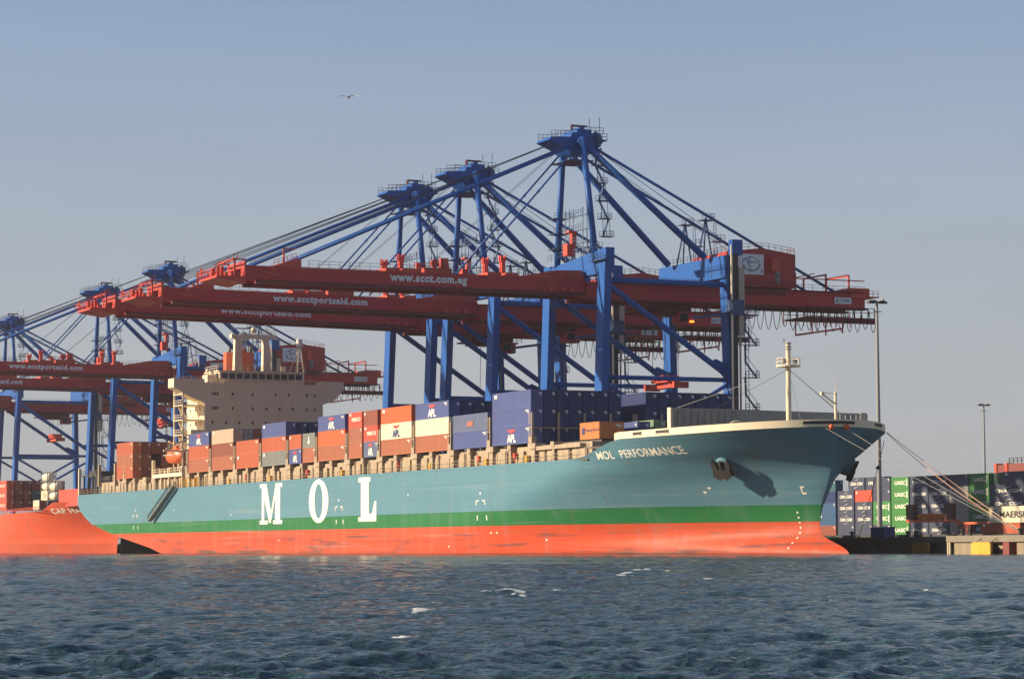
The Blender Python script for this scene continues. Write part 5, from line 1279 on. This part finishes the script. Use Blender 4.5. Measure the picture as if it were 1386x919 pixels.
    for i in range(n):
        a, b_ = 2 * math.pi * i / n, 2 * math.pi * (i + 1) / n; r1 = 1.0 - (.07 if i < 14 else .13)
        f.add([(x1 + .075, cy + 2.05 * math.cos(a), cz + 1.42 * math.sin(a)), (x1 + .075, cy + 2.05 * math.cos(b_), cz + 1.42 * math.sin(b_)), (x1 + .075, cy + 2.05 * r1 * math.cos(b_), cz + 1.42 * r1 * math.sin(b_)), (x1 + .075, cy + 2.05 * r1 * math.cos(a), cz + 1.42 * r1 * math.sin(a))], [(0, 1, 2, 3)])
    for p_, q_ in (((80.7, 57.3), (81.3, 56.2)), ((81.6, 58.0), (81.1, 56.4)), ((81.2, 56.5), (81.7, 54.9)), ((80.0, 57.2), (81.0, 57.5)), ((80.0, 55.9), (80.4, 56.1))): f.beam((x1 + .08, *p_), (x1 + .08, *q_), .16, .02, (0, 1, .2))
    put_text(f, 'SCCT', '+x', 81.5, 83.4, 56.5, 56.95, x1 + .09, .02); put_poly(f, [(84.0, 54.8), (84.3, 54.8), (84.3, 55.15), (84.0, 55.15)], '+x', x1 + .08)
    f.build('emblem', M['navy_letter'], H, at=(x1, 82, 56))
    f = MB(); f.box(x1, x1 + 1.3, 85.9, 86.5, 55.0, 57.6); f.box(x1, x1 + 1.3, 86.5, 87.4, 55.0, 57.6); f.build('vent_box', M['bright_red'], H, at=(x1, 86, 56))
    f = MB(); f.box(x1, x1 + .08, 87.2, 88.2, 52.7, 55.0); DR = f.build('door', M['steel_grey'], H, at=(x1, 88, 53))
    f = MB(); f.box(x1 + .08, x1 + .11, 87.5, 87.9, 54.0, 54.6); f.build('pane', M['glass'], DR, at=(x1, 88, 54))
    f = MB(); f.rail([(x1, 76.8, 58.7), (x1, 84.3, 59.6), (x1, 91.6, 58.7), (x0, 91.6, 58.7)], 1.1, 1.5, .05); f.rail([(x0, 76.8, 58.7), (x1, 76.8, 58.7)], 1.1, 1.5, .05); f.rail([(x1 + .6, 80, 51.9), (x1 + .6, 91.5, 51.9)], 1.1, 1.5, .05); f.build('railing', M['boom_rail'], H, at=(x1, 84, 59))
    f = MB(); f.box(X(-4), X(4), 79, 90, 51.7, 51.95); f.box(X(2.5), X(5.5), 76.7, 90, 50.7, 51.7); f.build('house_base', M['boom_rail'], H, at=(s0, 84, 51.8))
    # service pylons on the landside cross beam
    for a in (-4.2, 4.4):
        f = MB(); p = Vector((X(a), 72.6, 65.2))
        for e in ((-1.3, -1.2), (1.3, -1.2), (0, 1.4)): f.tube(p, (X(a) + e[0], 72.6 + e[1], 56.9), .16, 6)
        f.box(X(a) - 1.0, X(a) + 1.0, 71.4, 74, 64.6, 64.75); f.rail([(X(a) + 1, 71.4, 64.75), (X(a) + 1, 74.0, 64.75), (X(a) - 1, 74, 64.75)], 1.2, .8, .05)
        f.rail([(X(a) + 1.5, 74.2, 60.6), (X(a) + 1.5, 76.0, 60.6)], 1.2, .8, .06); f.box(X(a), X(a) + 1.6, 73.4, 76, 60.4, 60.55)
        for dx in (0, .5): f.tube((X(a), 74.4 + dx, 57), (X(a), 74.4 + dx, 65), .05, 4)
        for k in range(14): f.tube((X(a), 74.4, 57.4 + k * .55), (X(a), 74.9, 57.4 + k * .55), .04, 4)
        f.build('service_pylon', M['crane_blue_dark'], root, at=(X(a), 73, 57))
    # trolley, cabin, headblock
    tt = trolley_t
    f = MB(); f.box(X(-3.0), X(3.0), tt - 6, tt + 4, 46.9, 48.2); f.box(X(-2.2), X(2.2), tt - 5.5, tt + 3.4, 46.0, 46.9)
    for k in range(6): f.box(X(-2.6 + k * .9), X(-2.2 + k * .9), tt - 7.4, tt + 5.6, 46.5, 46.8)
    f.rail([(X(3.2), tt - 7.5, 46.6), (X(3.2), tt + 6, 46.6)], 1.1, 1.2, .06)
    TR = f.build('trolley', M['boom_rail'], root, at=(s0, tt, 47))
    f = MB(); f.box(X(.2), X(3.0), tt + 1.2, tt + 4.6, 44.4, 46.8); CB = f.build('operator_cabin', M['house_red'], TR, at=(s0, tt + 3, 45))
    f = MB(); f.box(X(3.0), X(3.06), tt + 1.6, tt + 3.3, 44.9, 46.4); f.build('window', M['glass'], CB, at=(X(3), tt + 2.5, 45))
    f = MB(); f.box(X(3.05), X(3.4), tt + 3.6, tt + 4.4, 44.75, 45.05); f.build('lamp', M['orange_lamp' if s0 > 90 else 'steel_grey'], CB, at=(X(3.2), tt + 4, 45))
    f = MB()
    for x in (-2, 2):
        for y in (-1.8, 1.2): f.tube((X(x), tt + y, 46.2), (X(x * 1.6), tt + y * .8, 34.2 if near else 40), .06, 4)
    zs = 32.4 if near else 39
    f.build('hoist_rope', M['wire'], TR, at=(s0, tt, 40))
    f = MB(); f.box(X(-3.4), X(3.4), tt - 1.6, tt + 1.2, zs + .6, zs + 1.3); f.box(X(-6.2), X(6.2), tt - 1.1, tt + .9, zs - .5, zs + .1)
    for x in (-2.5, -.6, 1.3): f.box(X(x), X(x + 1.2), tt - 2.0, tt + 1.5, zs + 1.0, zs + 1.9)
    for x in (-6.4, 5.6): f.box(X(x), X(x + .8), tt - 1.7, tt + 1.5, zs - .7, zs + .5)
    for x in (-3, 2.2): f.box(X(x), X(x + .9), tt - .9, tt + .6, zs + .1, zs + .6)
    f.build('spreader', M['bright_red'], TR, at=(s0, tt, zs))
    # lift shaft, cable chase, stairs at the near landside leg
    f = MB(); xx = X(HS + 1.9)
    f.box(xx, xx + .8, 72.6, 73.75, QZ + 4, 57.6); f.build('lift_shaft', M['shaft_dark'], root, at=(xx, 73, QZ))
    f = MB(); f.box(xx + .9, xx + 1.15, 72.2, 72.55, QZ + 4, 58.8); f.build('lift_guide', M['cream'], root, at=(xx, 72, QZ))
    f = MB(); f.box(xx + .3, xx + 1.1, 73.95, 75.1, 41.4, 54.5); f.box(xx + .4, xx + .7, 74.2, 74.5, QZ + 4, 41.4); f.build('cable_duct', M['beige_shaft'], root, at=(xx, 75, QZ))
    f = MB(); f.box(xx - .2, xx + 1.4, 72.4, 74.6, 56.9, 59.8); f.build('lift_motor_house', blue, root, at=(xx, 73, 58))
    f = MB(); f.box(xx - 1, xx + 1.4, 72.4, 78, 45.3, 45.5); f.rail([(xx + 1.4, 72.4, 45.5), (xx + 1.4, 78, 45.5)], 1.1, 1.0, .06); f.box(xx - 1, xx + 1.5, 72.2, 74.8, 45.5, 48.2); f.beam((xx - .2, 64.5, 44.6), (xx - .2, 73, 45.8), .8, .5)
    f.build('access_platform', M['crane_blue_dark'], root, at=(xx, 74, 45))
    f = MB()
    z = QZ + 6; k = 0
    while z < 41.5:
        f.box(xx + .2, xx + 1.4, 74.9, 78.0, z, z + .15); f.rail([(xx + 1.4, 75.0, z + .1), (xx + 1.4, 78.0, z + .1), (xx + .2, 78, z + .1)], 1.2, .8, .055)
        f.beam((xx + 1.0, 77.7, z), (xx + 1.0, 75.2, z + 3.0), .6, .12, (1, 0, 0)); f.beam((xx + 1.0, 75.2, z + 3.0), (xx + .5, 75.4, z + 6.2), .6, .12, (1, 0, 0))
        f.tube((xx + 1.3, 77.8, z + 1.2), (xx + 1.3, 75.2, z + 4.2), .05, 4)
        for dd in (75.0, 75.8): f.tube((xx + 1.2, dd, z), (xx + 1.2, dd, z + 6.2), .06, 4)
        for q in range(10): f.tube((xx + 1.2, 75.0, z + q * .6), (xx + 1.2, 75.8, z + q * .6), .04, 4)
        z += 6.2; k += 1
    f.build('stair_tower', M['crane_blue_dark'], root, at=(xx, 76, QZ))
    return root
M['house_red'] = paint('house_red_paint', (0.42, 0.022, 0.026), 0.5, 0.25)
crane(99.4, 0.0, 'nearest and tallest-looking blue crane, its red boom reaching over the blue container stacks', 'www.scct.com.eg', (6.2, 21.7))
crane(48.0, 0.010, 'second nearest blue crane, its red boom tip just left of the nearest boom tip', 'www.scctportsaid.com', (1.2, 21.6))
crane(14.8, 0.017, 'third nearest blue crane, its long red boom passing just above the deckhouse mast', 'www.scctportsaid.com', (1.0, 21.4))
crane(-168.5, 0.008, 'blue crane with red machinery house seen right behind the teal ship\'s deckhouse', 'www.scctportsaid.com', (0.0, 20.8))
crane(-235.5, 0.008, 'blue crane whose mast head rises second from the left edge of the photo', 'www.scctportsaid.com', (0.5, 20.5), near=False)
crane(-354.0, 0.0, 'farthest blue crane, its mast head at the left edge of the photo', None, None, near=False, trolley_t=63)

# ------------------------------------------------------------------ mooring lines
def mooring(a, b, sag, r, mat, label):
    f = MB(); a, b = Vector(a), Vector(b); pts = []
    for i in range(25): u = i / 24; p = a.lerp(b, u); p.z -= sag * 4 * u * (1 - u); pts.append(p)
    f.path(pts, r, 5); o = f.build('mooring_line', M[mat], at=a); tag(o, label, 'rope', 'mooring lines from the bow'); return o
NOSEP = Vector((241.2, 18.6, 17.6))
mooring((240.9, 17.2, 17.6), (272.6, 27.4, 2.95), .3, .038, 'rope_grey', 'grey mooring line from the left red roller on the bow, lowest of the lines')
mooring((241.1, 20.3, 17.6), (272.6, 27.4, 2.95), .2, .038, 'rope_grey', 'grey mooring line from the right red roller on the bow')
mooring((235.6, 30.5, 17.4), (272.6, 27.4, 3.1), .25, .048, 'rope', 'orange mooring line from the right-hand bow opening, the upper of two')
mooring((234.6, 31.2, 17.3), (272.6, 27.4, 3.05), .95, .048, 'rope', 'orange mooring line from the right-hand bow opening, the sagging lower one')
o = mooring((231, 33, 16.4), (205, 44.6, 3.0), .5, .05, 'black', 'thin black line with a round rat guard hanging below the bow flare')
p = Vector((231, 33, 16.4)).lerp(Vector((205, 44.6, 3.0)), .25); p.z -= .5 * 4 * .25 * .75
f = MB(); f.tube(p, p + Vector((-.02, .02, -.25)), .42, 12, .1); f.ball(p, .3, 8, 6); f.build('rat_guard', M['black'], o, at=p)

# ------------------------------------------------------------------ gull
def gull(c, label):
    f = MB(); st = [(-.42, .02, 0), (-.3, .06, .01), (-.12, .10, .01), (.08, .11, 0), (.2, .08, .01), (.28, .06, .03), (.34, .055, .03), (.40, .02, .02)]
    n = 10; vs = []; fs = []
    d = Vector((-.80, .60, 0)).normalized(); r_ = Vector((d.y, -d.x, 0)); K = 1.7
    for a, w, z in st:
        for i in range(n): t = 2 * math.pi * i / n; vs.append(c + d * (a * K) + r_ * (w * K * math.cos(t)) + Vector((0, 0, K * (z + w * .85 * math.sin(t)))))
    for j in range(len(st) - 1):
        for i in range(n): q_ = j * n + i; e = j * n + (i + 1) % n; fs.append((q_, e, e + n, q_ + n))
    f.add(vs, fs)
    for sg in (-1, 1):   # wings with an elbow and tapering tip, joined to the body
        P = [(0.0, .05, .14, .04), (.28, .11, .15, .15), (.55, .06, .12, .18), (.80, -.06, .07, .10), (.98, -.16, .02, .02)]
        vs = []
        for o_, a, w, z in P:
            for aa, zz in ((a + w, 0), (a, .025), (a - w, 0), (a, -.02)): vs.append(c + r_ * (sg * o_ * K) + d * (aa * K) + Vector((0, 0, K * (z + zz))))
        fs = []
        for j in range(len(P) - 1):
            for i in range(4): q_ = j * 4 + i; e = j * 4 + (i + 1) % 4; fs.append((q_, e, e + 4, q_ + 4))
        f.add(vs, fs)
    tail = [c + d * (-.38 * K), c + d * (-.62 * K) + r_ * (.1 * K), c + d * (-.64 * K), c + d * (-.62 * K) - r_ * (.1 * K)]
    f.add([t_ + Vector((0, 0, .01)) for t_ in tail] + [t_ - Vector((0, 0, .01)) for t_ in tail], [(0, 1, 2, 3), (7, 6, 5, 4), (0, 4, 5, 1), (1, 5, 6, 2), (2, 6, 7, 3), (3, 7, 4, 0)])
    o = f.build('gull', M['gull'], smooth=True, at=c); tag(o, label, 'bird')
    f = MB(); f.tube(c + d * (.40 * K) + Vector((0, 0, .02)), c + d * (.49 * K) + Vector((0, 0, 0)), .02, 6, .005); f.build('beak', M['yellow'], o, at=c)
M['gull'] = paint('gull_feathers', (0.78, 0.76, 0.72), 0.8, 0.2)
gull(Vector((200, -38.4, 66.8)), 'small pale gull gliding alone in the empty sky above the booms')

# ------------------------------------------------------------------ air
f = MB(); f.box(-900, 640, -320, 420, -3.6, 95)
hz = bpy.data.materials.new('sea_haze'); hz.use_nodes = True
hn = hz.node_tree.nodes; hn.remove(hn['Principled BSDF'])
pv = hn.new('ShaderNodeVolumePrincipled'); pv.inputs['Color'].default_value = (0.82, 0.85, 0.92, 1); pv.inputs['Density'].default_value = HAZE; pv.inputs['Anisotropy'].default_value = 0.2
hz.node_tree.links.new(pv.outputs[0], hn['Material Output'].inputs['Volume'])
o = f.build('haze', hz); o['kind'] = 'stuff'
